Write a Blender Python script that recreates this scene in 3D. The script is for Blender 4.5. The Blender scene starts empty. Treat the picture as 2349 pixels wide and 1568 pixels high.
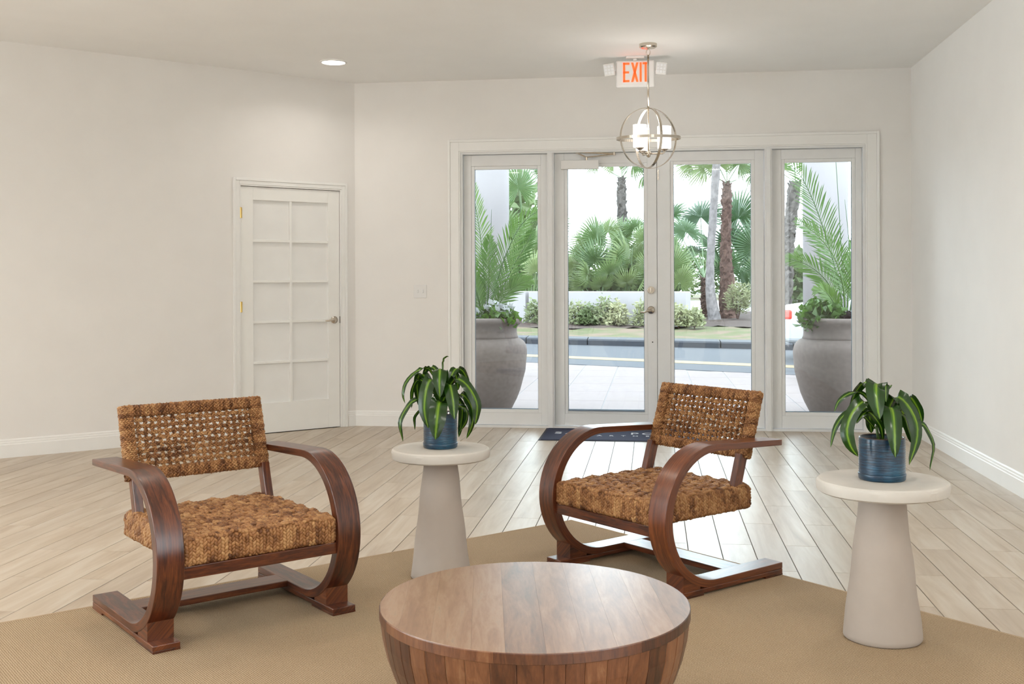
import bpy, bmesh, math, random
import numpy as np
from mathutils import Vector, Matrix

random.seed(7); rng = np.random.default_rng(7)
S = bpy.context.scene
C = S.collection

# ------------------------------------------------------------------ camera
CAM_H, F_PX, YAW, ROLL, CY = 1.27, 2492.4, 0.12809, -0.0038, 648.3
cam = bpy.data.cameras.new('camera'); cam_o = bpy.data.objects.new('camera', cam); C.objects.link(cam_o)
fw = Vector((-math.sin(YAW), math.cos(YAW), 0)); rt = Vector((math.cos(YAW), math.sin(YAW), 0)); up = rt.cross(fw)
c_, s_ = math.cos(ROLL), math.sin(ROLL)
r2 = rt*c_ + up*s_; u2 = up*c_ - rt*s_
cam_o.matrix_world = Matrix(((r2.x, u2.x, -fw.x, 0), (r2.y, u2.y, -fw.y, 0), (r2.z, u2.z, -fw.z, CAM_H), (0, 0, 0, 1)))
cam.sensor_width = 36; cam.lens = 36*F_PX/2349; cam.shift_y = -(784-CY)/2349
cam.clip_start = 0.05; cam.clip_end = 300
S.camera = cam_o

# ------------------------------------------------------------------ world, exposure
w = bpy.data.worlds.new('sky'); S.world = w; w.use_nodes = True
bg = w.node_tree.nodes['Background']
bg.inputs[0].default_value = (0.80, 0.90, 1.0, 1); bg.inputs[1].default_value = 8.8
S.view_settings.view_transform = 'Standard'; S.view_settings.look = 'None'
S.view_settings.gamma = 1; S.view_settings.use_curve_mapping = False
S.view_settings.exposure = 0.14
LAMP_WARM = (1.0, 0.87, 0.74); LAMP_NEUTRAL = (1.0, 0.95, 0.89)
LAMP_W = 11.5
FILL_W = 172.0; FILL_COL = (1.0, 0.985, 0.975)  # strength and tint of the fill in the added side windows

# ------------------------------------------------------------------ materials
def newmat(name):
    m = bpy.data.materials.new(name); m.use_nodes = True
    return m, m.node_tree, m.node_tree.nodes['Principled BSDF']
def N(nt, t, **k):
    n = nt.nodes.new(t)
    for a, b in k.items(): setattr(n, a, b)
    return n
def ramp(nt, fac, stops):
    r = N(nt, 'ShaderNodeValToRGB'); e = r.color_ramp.elements
    while len(e) > 1: e.remove(e[0])
    e[0].position = stops[0][0]; e[0].color = (*stops[0][1], 1)
    for p, c in stops[1:]:
        q = e.new(p); q.color = (*c, 1)
    nt.links.new(fac, r.inputs[0]); return r.outputs[0]
def noise(nt, vec, scale, detail=3, rough=.5, dist=0):
    n = N(nt, 'ShaderNodeTexNoise'); n.inputs['Scale'].default_value = scale; n.inputs['Detail'].default_value = detail
    n.inputs['Roughness'].default_value = rough; n.inputs['Distortion'].default_value = dist
    if vec is not None: nt.links.new(vec, n.inputs['Vector'])
    return n
def mapping(nt, vec, scale=(1,1,1), rot=(0,0,0)):
    n = N(nt, 'ShaderNodeMapping'); n.inputs['Scale'].default_value = scale; n.inputs['Rotation'].default_value = rot
    nt.links.new(vec, n.inputs['Vector']); return n.outputs[0]
def bump(nt, b, h, strength=.3, dist=.002):
    n = N(nt, 'ShaderNodeBump'); n.inputs['Strength'].default_value = strength; n.inputs['Distance'].default_value = dist
    nt.links.new(h, n.inputs['Height']); nt.links.new(n.outputs[0], b.inputs['Normal'])
def math_(nt, op, a, b=None, c=None):
    n = N(nt, 'ShaderNodeMath', operation=op)
    for i, v in enumerate((a, b, c)):
        if v is None: continue
        if isinstance(v, (int, float)): n.inputs[i].default_value = v
        else: nt.links.new(v, n.inputs[i])
    return n.outputs[0]
def simple(name, col, rough=.5, metal=0, nz=0, nscale=30, bstr=0, bdist=.001, spec=.5, coat=0):
    m, nt, b = newmat(name)
    b.inputs['Base Color'].default_value = (*col, 1); b.inputs['Roughness'].default_value = rough
    b.inputs['Metallic'].default_value = metal; b.inputs['Specular IOR Level'].default_value = spec
    b.inputs['Coat Weight'].default_value = coat
    if nz or bstr:
        tc = N(nt, 'ShaderNodeTexCoord').outputs['Object']; n = noise(nt, tc, nscale, 4)
        if nz:
            d = tuple(max(0, x*(1-nz)) for x in col); l = tuple(min(1, x*(1+nz)) for x in col)
            nt.links.new(ramp(nt, n.outputs[0], [(.3, d), (.7, l)]), b.inputs['Base Color'])
        if bstr: bump(nt, b, n.outputs[0], bstr, bdist)
    return m
def emis(name, col, st):
    m, nt, b = newmat(name)
    b.inputs['Base Color'].default_value = (*col, 1); b.inputs['Emission Color'].default_value = (*col, 1)
    b.inputs['Emission Strength'].default_value = st; return m

PW, PL, PX0, PY0 = .1545, .942, 1.402, 4.414      # plank pitch, length, phase
def floor_mat():
    m, nt, b = newmat('wood_look_tile')
    pos = N(nt, 'ShaderNodeNewGeometry').outputs['Position']
    sp = N(nt, 'ShaderNodeSeparateXYZ'); nt.links.new(pos, sp.inputs[0])
    row = math_(nt, 'FLOOR', math_(nt, 'DIVIDE', math_(nt, 'SUBTRACT', sp.outputs[0], PX0), PW))
    par = math_(nt, 'FLOORED_MODULO', row, 2.0)
    col = math_(nt, 'FLOOR', math_(nt, 'DIVIDE', math_(nt, 'SUBTRACT', math_(nt, 'ADD', sp.outputs[1], math_(nt, 'MULTIPLY', math_(nt, 'SUBTRACT', 1.0, par), -PL/2)), PY0), PL))
    cx = N(nt, 'ShaderNodeCombineXYZ'); nt.links.new(row, cx.inputs[0]); nt.links.new(col, cx.inputs[1])
    wn = N(nt, 'ShaderNodeTexWhiteNoise', noise_dimensions='3D'); nt.links.new(cx.outputs[0], wn.inputs['Vector'])
    off = N(nt, 'ShaderNodeVectorMath', operation='SCALE'); nt.links.new(wn.outputs['Color'], off.inputs[0]); off.inputs['Scale'].default_value = 40
    add = N(nt, 'ShaderNodeVectorMath', operation='ADD'); nt.links.new(pos, add.inputs[0]); nt.links.new(off.outputs[0], add.inputs[1])
    v = mapping(nt, add.outputs[0], (11, 1.1, 1), (0, 0, .1))
    n1 = noise(nt, v, 1.0, 5, .6, .8)
    v2 = mapping(nt, add.outputs[0], (90, 5, 1)); n2 = noise(nt, v2, 1.0, 3)
    c1 = ramp(nt, n1.outputs[0], [(.27, (.39,.285,.19)), (.40, (.49,.385,.275)), (.54, (.56,.46,.35)), (.70, (.62,.54,.44))])
    mx = N(nt, 'ShaderNodeMix', data_type='RGBA', blend_type='MULTIPLY'); mx.inputs[0].default_value = 1
    nt.links.new(c1, mx.inputs[6])
    tone = ramp(nt, wn.outputs['Value'], [(0, (.86,.84,.82)), (.5, (.95,.94,.92)), (1, (1,1,1))])
    nt.links.new(tone, mx.inputs[7])
    mx2 = N(nt, 'ShaderNodeMix', data_type='RGBA', blend_type='MULTIPLY'); mx2.inputs[0].default_value = .35
    nt.links.new(mx.outputs[2], mx2.inputs[6]); nt.links.new(ramp(nt, n2.outputs[0], [(.3,(.85,.82,.8)),(.7,(1,1,1))]), mx2.inputs[7])
    nt.links.new(mx2.outputs[2], b.inputs['Base Color'])
    b.inputs['Roughness'].default_value = .33; b.inputs['Specular IOR Level'].default_value = 1.0
    bump(nt, b, n1.outputs[0], .12, .002)
    return m
def rug_mat():
    m, nt, b = newmat('sisal_weave')
    tc = N(nt, 'ShaderNodeTexCoord').outputs['Object']
    wv = []
    for ax, sc in (('X', 135), ('Y', 135)):
        t = N(nt, 'ShaderNodeTexWave', wave_type='BANDS', bands_direction=ax); t.inputs['Scale'].default_value = sc*.31
        t.inputs['Distortion'].default_value = 1.2; t.inputs['Detail'].default_value = 1; t.inputs['Detail Scale'].default_value = 2
        nt.links.new(tc, t.inputs['Vector']); wv.append(t.outputs['Fac'])
    prod = math_(nt, 'MULTIPLY', wv[0], wv[1])
    n = noise(nt, tc, 240, 2); n2 = noise(nt, tc, 2.2, 3)
    h = math_(nt, 'ADD', math_(nt, 'MULTIPLY', prod, .8), math_(nt, 'MULTIPLY', n.outputs[0], .5))
    c1 = ramp(nt, h, [(.15, (.20,.135,.075)), (.45, (.40,.285,.175)), (.85, (.56,.43,.29))])
    mx = N(nt, 'ShaderNodeMix', data_type='RGBA', blend_type='MULTIPLY'); mx.inputs[0].default_value = 1
    nt.links.new(c1, mx.inputs[6]); nt.links.new(ramp(nt, n2.outputs[0], [(.3,(.93,.93,.93)),(.7,(1,1,1))]), mx.inputs[7])
    nt.links.new(mx.outputs[2], b.inputs['Base Color']); b.inputs['Roughness'].default_value = .9; b.inputs['Specular IOR Level'].default_value = .15
    bump(nt, b, h, .55, .003); return m
def wood_mat(name, stops, rough, uv=True, stretch=(9, 1.3, 1), rnd=0, coat=0, scale=1.0, bstr=.15, spec=.5):
    m, nt, b = newmat(name)
    tc = N(nt, 'ShaderNodeTexCoord').outputs['UV' if uv else 'Object']
    if rnd:
        oi = N(nt, 'ShaderNodeObjectInfo').outputs['Random']
        cb = N(nt, 'ShaderNodeCombineXYZ'); 
        for i in range(3): nt.links.new(math_(nt, 'MULTIPLY', oi, 37.0+13*i), cb.inputs[i])
        ad = N(nt, 'ShaderNodeVectorMath', operation='ADD'); nt.links.new(tc, ad.inputs[0]); nt.links.new(cb.outputs[0], ad.inputs[1]); tc = ad.outputs[0]
    v = mapping(nt, tc, stretch)
    n = noise(nt, v, 3.0*scale, 6, .62, 1.2); n2 = noise(nt, v, 17*scale, 3, .6)
    f = math_(nt, 'ADD', math_(nt, 'MULTIPLY', n.outputs[0], .75), math_(nt, 'MULTIPLY', n2.outputs[0], .25))
    if rnd:
        f = math_(nt, 'ADD', f, math_(nt, 'MULTIPLY', math_(nt, 'SUBTRACT', oi, .5), rnd))
    nt.links.new(ramp(nt, f, stops), b.inputs['Base Color']); b.inputs['Roughness'].default_value = rough
    b.inputs['Coat Weight'].default_value = coat; b.inputs['Coat Roughness'].default_value = .25; b.inputs['Specular IOR Level'].default_value = spec
    bump(nt, b, n2.outputs[0], bstr, .001); return m
def fiber_mat():
    m, nt, b = newmat('braided_water_hyacinth')
    at = N(nt, 'ShaderNodeAttribute'); at.attribute_name = 'tint'
    tc = N(nt, 'ShaderNodeTexCoord').outputs['Object']; n = noise(nt, tc, 14, 3); n2 = noise(nt, tc, 350, 2)
    f = math_(nt, 'ADD', math_(nt, 'MULTIPLY', at.outputs['Fac'], .55), math_(nt, 'MULTIPLY', n.outputs[0], .45))
    c = ramp(nt, f, [(.15, (.038,.012,.004)), (.34, (.135,.050,.016)), (.55, (.30,.135,.048)), (.8, (.46,.255,.105))])
    nt.links.new(c, b.inputs['Base Color']); b.inputs['Roughness'].default_value = .55; b.inputs['Specular IOR Level'].default_value = .35
    bump(nt, b, n2.outputs[0], .3, .0008); return m
def leaf_mat(name, dark, mid, stripe=None, rough=.3, trans=.25):
    m, nt, b = newmat(name)
    tc = N(nt, 'ShaderNodeTexCoord'); uv = tc.outputs['UV']
    sp = N(nt, 'ShaderNodeSeparateXYZ'); nt.links.new(uv, sp.inputs[0])
    n = noise(nt, mapping(nt, uv, (14, 1.2, 1)), 2.0, 3)
    if stripe:
        d = math_(nt, 'ABSOLUTE', math_(nt, 'SUBTRACT', sp.outputs[0], .5))
        f = math_(nt, 'ADD', d, math_(nt, 'MULTIPLY', math_(nt, 'SUBTRACT', n.outputs[0], .5), .30))
        c = ramp(nt, f, [(.0, stripe), (.03, stripe), (.09, mid), (.16, dark), (.5, dark)])
    else:
        oi = N(nt, 'ShaderNodeObjectInfo').outputs['Random']
        f = math_(nt, 'ADD', math_(nt, 'MULTIPLY', n.outputs[0], .6), math_(nt, 'MULTIPLY', oi, .4))
        c = ramp(nt, f, [(.25, dark), (.75, mid)])
    nt.links.new(c, b.inputs['Base Color']); b.inputs['Roughness'].default_value = rough
    tr = N(nt, 'ShaderNodeBsdfTranslucent'); nt.links.new(c, tr.inputs[0])
    mx = N(nt, 'ShaderNodeMixShader'); mx.inputs[0].default_value = trans
    nt.links.new(b.outputs[0], mx.inputs[1]); nt.links.new(tr.outputs[0], mx.inputs[2])
    nt.links.new(mx.outputs[0], nt.nodes['Material Output'].inputs[0]); return m
def glass_mat():
    m = bpy.data.materials.new('window_glass'); m.use_nodes = True; nt = m.node_tree; nt.nodes.clear()
    o = N(nt, 'ShaderNodeOutputMaterial'); t = N(nt, 'ShaderNodeBsdfTransparent'); t.inputs[0].default_value = (.93,.96,.95,1)
    g = N(nt, 'ShaderNodeBsdfGlossy'); g.inputs['Roughness'].default_value = .02
    f = N(nt, 'ShaderNodeFresnel'); f.inputs[0].default_value = 1.5
    mx = N(nt, 'ShaderNodeMixShader'); nt.links.new(f.outputs[0], mx.inputs[0]); nt.links.new(t.outputs[0], mx.inputs[1]); nt.links.new(g.outputs[0], mx.inputs[2])
    nt.links.new(mx.outputs[0], o.inputs[0]); return m
def pot_mat():
    m, nt, b = newmat('reactive_blue_glaze')
    tc = N(nt, 'ShaderNodeTexCoord').outputs['Object']
    n = noise(nt, mapping(nt, tc, (1, 1, 9)), 22, 5, .7); n2 = noise(nt, tc, 10, 2)
    f = math_(nt, 'ADD', math_(nt, 'MULTIPLY', n.outputs[0], .65), math_(nt, 'MULTIPLY', n2.outputs[0], .35))
    nt.links.new(ramp(nt, f, [(.33, (.002,.008,.018)), (.48, (.004,.030,.066)), (.60, (.010,.080,.145)), (.75, (.05,.15,.20))]), b.inputs['Base Color'])
    b.inputs['Roughness'].default_value = .28; b.inputs['Coat Weight'].default_value = .35; b.inputs['Coat Roughness'].default_value = .08
    bump(nt, b, n.outputs[0], .5, .002); return m
def ground_mat(name, c1, c2, scale, rough=.9, bs=0, c3=None, s2=1.5):
    m, nt, b = newmat(name)
    pos = N(nt, 'ShaderNodeNewGeometry').outputs['Position']
    n = noise(nt, pos, scale, 4, .65); n2 = noise(nt, pos, s2, 4, .6)
    c = ramp(nt, n.outputs[0], [(.32, c1), (.68, c2)])
    if c3:
        mx = N(nt, 'ShaderNodeMix', data_type='RGBA'); nt.links.new(ramp(nt, n2.outputs[0], [(.45,(0,0,0)),(.62,(1,1,1))]), mx.inputs[0])
        nt.links.new(c, mx.inputs[6]); mx.inputs[7].default_value = (*c3, 1); c = mx.outputs[2]
    nt.links.new(c, b.inputs['Base Color']); b.inputs['Roughness'].default_value = rough
    b.inputs['Specular IOR Level'].default_value = .3
    if bs: bump(nt, b, n.outputs[0], bs, .01)
    return m

M = dict(
 wall=simple('wall_paint', (.845,.82,.785), .75, nz=.012, nscale=4, bstr=.04, bdist=.002, spec=.25),
 ceil=simple('ceiling_paint', (.93,.925,.91), .85, spec=.2, nz=.01, nscale=3),
 trim=simple('white_trim_paint', (.88,.87,.84), .35, nz=.01, nscale=8),
 frame=simple('white_door_paint', (.80,.80,.79), .35, nz=.015, nscale=10),
 leafp=simple('door_leaf_paint', (.90,.89,.85), .35, nz=.012, nscale=8),
 pane_back=simple('backed_pane', (.88,.87,.84), .22, nz=.02, nscale=5),
 floor=floor_mat(), grout=simple('grout', (.20,.185,.17), .8, nz=.1, nscale=60),
 rug=rug_mat(), rugedge=simple('rug_binding', (.40,.29,.18), .9, nz=.15, nscale=200, bstr=.4),
 darkwood=wood_mat('dark_bentwood', [(.28,(.012,.004,.0025)),(.42,(.055,.013,.005)),(.55,(.125,.032,.010)),(.72,(.225,.066,.020))], .30, True, (14,1.6,1), rnd=.12, coat=.25, scale=1.2),
 fiber=fiber_mat(), core=simple('seat_core', (.06,.028,.012), .9, nz=.3, nscale=80),
 tabletop=wood_mat('table_top_planks', [(.22,(.10,.062,.042)),(.38,(.185,.098,.058)),(.52,(.255,.138,.078)),(.66,(.31,.19,.115)),(.82,(.18,.14,.105))], .30, False, (7,.9,1), rnd=.24, coat=.2, scale=1.3, bstr=.08),
 stave=wood_mat('table_staves', [(.22,(.028,.010,.005)),(.40,(.065,.021,.009)),(.55,(.11,.038,.015)),(.70,(.16,.062,.025)),(.85,(.21,.10,.046))], .36, False, (1.6,1.6,.35), rnd=.5, coat=.15, scale=7, bstr=.1),
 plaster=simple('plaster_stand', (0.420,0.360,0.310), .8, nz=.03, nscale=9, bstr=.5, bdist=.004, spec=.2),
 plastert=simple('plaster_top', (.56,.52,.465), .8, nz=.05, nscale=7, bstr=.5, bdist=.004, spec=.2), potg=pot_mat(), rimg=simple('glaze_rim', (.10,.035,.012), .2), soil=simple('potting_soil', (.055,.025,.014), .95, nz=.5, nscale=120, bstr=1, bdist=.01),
 leaf=leaf_mat('striped_leaf', (.012,.044,.004), (.040,.12,.008), (.17,.30,.02), .22, .14),
 stem=simple('plant_stem', (.06,.12,.02), .5), brown=simple('leaf_tip_brown', (.25,.08,.03), .7),
 nickel=simple('brushed_nickel', (.62,.56,.48), .22, metal=1), brass=simple('brass', (.72,.50,.17), .25, metal=1),
 dark=simple('dark_metal', (.02,.018,.016), .4), plastic=simple('white_plastic', (.80,.79,.77), .35),
 clear=simple('lamp_lens', (.86,.87,.88), .12), shade=emis('frosted_glass_shade', (1,.98,.95), 1.0),
 bulb=emis('downlight_lens', (1,.96,.9), 14), exit=emis('exit_red', (1,.10,.02), 1.1),
 alu=simple('aluminium', (.42,.44,.46), .35, metal=1), seal=simple('door_sweep', (.17,.22,.28), .6),
 glass=glass_mat(), mat=ground_mat('mat_pile', (.025,.03,.062), (.055,.062,.115), 300, .95), matl=simple('mat_lettering', (.70,.72,.76), .9), matb=simple('mat_border', (.02,.022,.035), .7),
 concrete=ground_mat('paving_concrete', (0.105,0.084,0.081), (0.131,0.104,0.100), 9, .8, c3=(0.118,0.093,0.086), s2=.9),
 joint=simple('paving_joint', (0.117,0.117,0.122), .9), road=ground_mat('asphalt', (0.026,0.029,0.035), (0.036,0.037,0.045), 60, .85, c3=(0.031,0.033,0.039)),
 yellow=simple('road_yellow', (0.125,0.090,0.043), .8, nz=.08, nscale=20), kerb=simple('kerb_stone', (0.015,0.017,0.023), .8, nz=.15, nscale=15),
 grass=ground_mat('grass', (0.034,0.042,0.012), (0.072,0.072,0.024), 30, .95, .4, c3=(0.095,0.063,0.042), s2=1.1), mulch=ground_mat('mulch', (0.017,0.009,0.008), (0.056,0.036,0.027), 25, .95, .8),
 stucco=simple('white_stucco', (0.231,0.215,0.218), .85, nz=.03, nscale=3, bstr=.1, bdist=.005), colm=simple('column_stucco', (0.208,0.190,0.193), .85, nz=.02, nscale=3),
 urn=simple('cast_stone', (0.110,0.086,0.077), .85, nz=.14, nscale=28, bstr=.35, bdist=.003, spec=.2),
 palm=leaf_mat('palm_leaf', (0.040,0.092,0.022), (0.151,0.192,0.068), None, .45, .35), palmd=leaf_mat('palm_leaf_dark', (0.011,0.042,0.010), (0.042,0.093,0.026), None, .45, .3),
 areca=leaf_mat('areca_leaf', (0.023,0.070,0.007), (0.078,0.148,0.017), None, .4, .35), stalk=simple('palm_stalk', (0.064,0.112,0.035), .5),
 trunkb=ground_mat('palm_bark', (0.028,0.013,0.011), (0.102,0.059,0.046), 14, .95, 1.0), trunkw=ground_mat('pale_bark', (0.086,0.076,0.075), (0.181,0.160,0.158), 9, .9, .5),
 trunkg=ground_mat('grey_bark', (0.030,0.026,0.024), (0.096,0.083,0.076), 12, .95, 1.0),
 vari=leaf_mat('variegated_leaf', (0.082,0.122,0.043), (0.331,0.319,0.183), None, .5, .3), hedge=leaf_mat('hedge_leaf', (0.028,0.060,0.017), (0.100,0.139,0.048), None, .6, .3),
 flower=leaf_mat('white_petal', (0.277,0.282,0.282), (0.347,0.347,0.343), None, .6, .3), burg=leaf_mat('burgundy_leaf', (0.010,0.003,0.006), (0.035,0.008,0.014), None, .4, .1),
 carp=simple('car_paint', (0.288,0.296,0.308), .2, coat=.8), tyre=simple('tyre', (.02,.02,.02), .8), carg=simple('car_glass', (.03,.05,.06), .05), tail=simple('tail_lamp', (.55,.03,.015), .15),
 ground=ground_mat('far_ground', (0.128,0.131,0.128), (0.178,0.183,0.178), 2, .9),
)

# ------------------------------------------------------------------ object helpers
def tagp(o, label=None, cat=None, group=None, kind=None):
    if label: o['label'] = label
    if cat: o['category'] = cat
    if group: o['group'] = group
    if kind: o['kind'] = kind
    return o
def link(name, me, mat, parent=None, loc=None, rot=None, smooth=False, bevel=0, seg=2):
    if mat is not None and not me.materials: me.materials.append(mat)
    if smooth: me.polygons.foreach_set('use_smooth', [True]*len(me.polygons))
    o = bpy.data.objects.new(name, me); C.objects.link(o)
    if parent is not None: o.parent = parent
    if loc is not None: o.location = loc
    if rot is not None: o.rotation_euler = rot
    if bevel:
        md = o.modifiers.new('bevel', 'BEVEL'); md.width = bevel; md.segments = seg; md.limit_method = 'ANGLE'; md.angle_limit = .7
    return o
def obj(name, bm, mat, parent=None, loc=None, rot=None, smooth=False, bevel=0, seg=2):
    bmesh.ops.recalc_face_normals(bm, faces=bm.faces)
    me = bpy.data.meshes.new(name); bm.to_mesh(me); bm.free()
    return link(name, me, mat, parent, loc, rot, smooth, bevel, seg)
def pymesh(name, v, f, uv=None):
    me = bpy.data.meshes.new(name); me.from_pydata([tuple(map(float, p)) for p in v], [], f)
    if uv is not None:
        l = me.uv_layers.new(name='UVMap')
        idx = np.zeros(len(me.loops), dtype=np.int32); me.loops.foreach_get('vertex_index', idx)
        l.data.foreach_set('uv', np.asarray(uv, dtype=np.float32)[idx].ravel())
    me.update(); return me
def empty(name, loc=(0,0,0), rz=0, label=None, cat=None, group=None, kind=None, parent=None):
    o = bpy.data.objects.new(name, None); C.objects.link(o); o.location = loc; o.rotation_euler = (0, 0, rz); o.empty_display_size = .1
    if parent is not None: o.parent = parent
    return tagp(o, label, cat, group, kind)
def B(): return bmesh.new()
def box(bm, x0, x1, y0, y1, z0, z1, mt=None):
    vs = [bm.verts.new((x, y, z)) for z in (z0, z1) for y in (y0, y1) for x in (x0, x1)]
    for q in ((0,2,3,1),(4,5,7,6),(0,1,5,4),(2,6,7,3),(0,4,6,2),(1,3,7,5)): bm.faces.new([vs[i] for i in q])
    if mt is not None: bmesh.ops.transform(bm, matrix=mt, verts=vs)
    return bm
def lathe(bm, prof, seg=48, cap=(True, True), center=(0,0,0)):
    rings = []
    for r, z in prof:
        rings.append([bm.verts.new((center[0]+r*math.cos(2*math.pi*i/seg), center[1]+r*math.sin(2*math.pi*i/seg), center[2]+z)) for i in range(seg)])
    for a, b in zip(rings, rings[1:]):
        for i in range(seg): bm.faces.new((a[i], a[(i+1)%seg], b[(i+1)%seg], b[i]))
    if cap[0]: bm.faces.new(rings[0][::-1])
    if cap[1]: bm.faces.new(rings[-1])
    return bm
def tube(bm, pts, r, seg=8, cap=True):
    pts = [Vector(p) for p in pts]; n = len(pts); rr = r if hasattr(r, '__len__') else [r]*n
    rings = []; prev = None
    for i, p in enumerate(pts):
        t = (pts[min(i+1, n-1)]-pts[max(i-1, 0)]).normalized()
        a = prev if prev is not None else (Vector((0,0,1)) if abs(t.z) < .9 else Vector((1,0,0)))
        a = (a-t*a.dot(t)).normalized(); prev = a; b = t.cross(a)
        rings.append([bm.verts.new(p+(a*math.cos(2*math.pi*k/seg)+b*math.sin(2*math.pi*k/seg))*rr[i]) for k in range(seg)])
    for x, y in zip(rings, rings[1:]):
        for k in range(seg): bm.faces.new((x[k], x[(k+1)%seg], y[(k+1)%seg], y[k]))
    if cap: bm.faces.new(rings[0][::-1]); bm.faces.new(rings[-1])
    return bm
def cyl(bm, p, q, r, seg=24): return tube(bm, [p, q], r, seg)
def smooth_poly(pts, n=14):
    P = np.array(pts, float); k = len(P); out = []
    T = np.linspace(0, k-1, n)
    for t in T:
        i = min(int(t), k-2); u = t-i
        p0 = P[max(i-1, 0)]; p1 = P[i]; p2 = P[i+1]; p3 = P[min(i+2, k-1)]
        out.append(.5*((2*p1)+(p2-p0)*u+(2*p0-5*p1+4*p2-p3)*u*u+(3*p1-p0-3*p2+p3)*u**3))
    return np.array(out)
def copy_tree(o, parent=None):
    c = o.copy(); C.objects.link(c); c.parent = parent
    for ch in list(o.children): copy_tree(ch, c)
    return c
def moulding(bm, prof, p0, p1, out, flip=False):
    """extrude a (depth, height) profile between two floor points, out = outward unit vector"""
    p0, p1, out = Vector(p0), Vector(p1), Vector(out)
    a = [bm.verts.new(p0+out*d+Vector((0,0,z))) for d, z in prof]; b = [bm.verts.new(p1+out*d+Vector((0,0,z))) for d, z in prof]
    n = len(prof)
    for i in range(n): bm.faces.new((a[i], a[(i+1)%n], b[(i+1)%n], b[i]))
    bm.faces.new(a[::-1]); bm.faces.new(b)

# ------------------------------------------------------------------ room shell
H = 3.057; XL, XR, Y0, YF = -2.631, 2.159, 9.453, -9.0
ANG = .802; WD = Vector((-math.sin(ANG), -math.cos(ANG), 0)); WN = Vector((math.cos(ANG), -math.sin(ANG), 0))
LW_LEN = 8.0; LC = Vector((XL, Y0, 0))+WD*LW_LEN; XW = LC.x
WALLM = Matrix(((WD.x, WN.x, 0, XL), (WD.y, WN.y, 0, Y0), (0, 0, 1, 0), (0, 0, 0, 1)))   # local: s along wall, d into room, z
def st(name, bm, m, parent=None, **k):
    o = obj(name, bm, m, parent, **k)
    if parent is None: o['kind'] = 'structure'
    return o
bm = B(); box(bm, XW-.2, XR+.15, YF-.2, Y0+.17, -.15, -.0035); floor = st('floor', bm, M['grout'])
bm = B(); box(bm, XW-.2, XR+.15, YF-.2, Y0+.2, H, H+.15); st('ceiling', bm, M['ceil'])
bm = B(); T = .19
box(bm, XL-.25, -1.673, Y0, Y0+T, -.01, H); box(bm, 1.786, XR+.15, Y0, Y0+T, -.01, H); box(bm, -1.673, 1.786, Y0, Y0+T, 2.42, H)
st('wall_back', bm, M['wall'])
WZ0, WZ1 = .25, 2.75; EY0, EY1 = -5.0, 1.6          # side glazing added behind the viewer, unseen, to light the walls
bm = B(); box(bm, XR, XR+.15, YF, EY0, -.01, H); box(bm, XR, XR+.15, EY1, Y0, -.01, H); box(bm, XR, XR+.15, EY0, EY1, -.01, WZ0); box(bm, XR, XR+.15, EY0, EY1, WZ1, H); st('wall_right', bm, M['wall'])
bm = B(); box(bm, XW-.15, XR+.15, YF-.15, YF, -.01, H); st('wall_front', bm, M['wall'])
def side_window(name, x, sx, y0, y1, n, energy):  # for the lobby: added window, out of view, its area light brightens the walls
    e = empty(name, (0, 0, 0), kind='structure'); d = (y1-y0)/n
    xa, xb = sorted((x+sx*.04, x+sx*.12)); xc = x+sx*.08
    for k in range(n+1): obj('mullion', box(B(), xa, xb, y0+d*k-.03, y0+d*k+.03, WZ0, WZ1), M['frame'], e)
    for k in range(n): obj('glass_pane', box(B(), xc-.004, xc+.004, y0+d*k+.03, y0+d*(k+1)-.03, WZ0, WZ1), M['glass'], e)
    l = bpy.data.lights.new('window_daylight', 'AREA'); l.shape = 'RECTANGLE'; l.size = y1-y0; l.size_y = WZ1-WZ0; l.energy = energy; l.color = FILL_COL
    o = bpy.data.objects.new('window_daylight', l); C.objects.link(o); o.location = (x-sx*.03, (y0+y1)/2, (WZ0+WZ1)/2); o.rotation_euler = (math.pi/2, 0, math.pi/2*sx)
side_window('window_3', XR, 1, EY0, EY1, 6, FILL_W*.75)
WY0, WY1 = -4.4, 3.6
bm = B(); box(bm, XW-.15, XW, YF, WY0, -.01, H); box(bm, XW-.15, XW, WY1, LC.y+.05, -.01, H); box(bm, XW-.15, XW, WY0, WY1, -.01, WZ0); box(bm, XW-.15, XW, WY0, WY1, WZ1, H); st('wall_west', bm, M['wall'])
side_window('window_4', XW, -1, WY0, WY1, 7, FILL_W*1.0)
bm = B(); DS0, DS1, DH = .150, 1.078, 2.09
box(bm, -.05, DS0, -.14, 0, -.01, H, WALLM); box(bm, DS1, LW_LEN+.1, -.14, 0, -.01, H, WALLM); box(bm, DS0, DS1, -.14, 0, DH, H, WALLM)
st('wall_left', bm, M['wall'])

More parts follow.
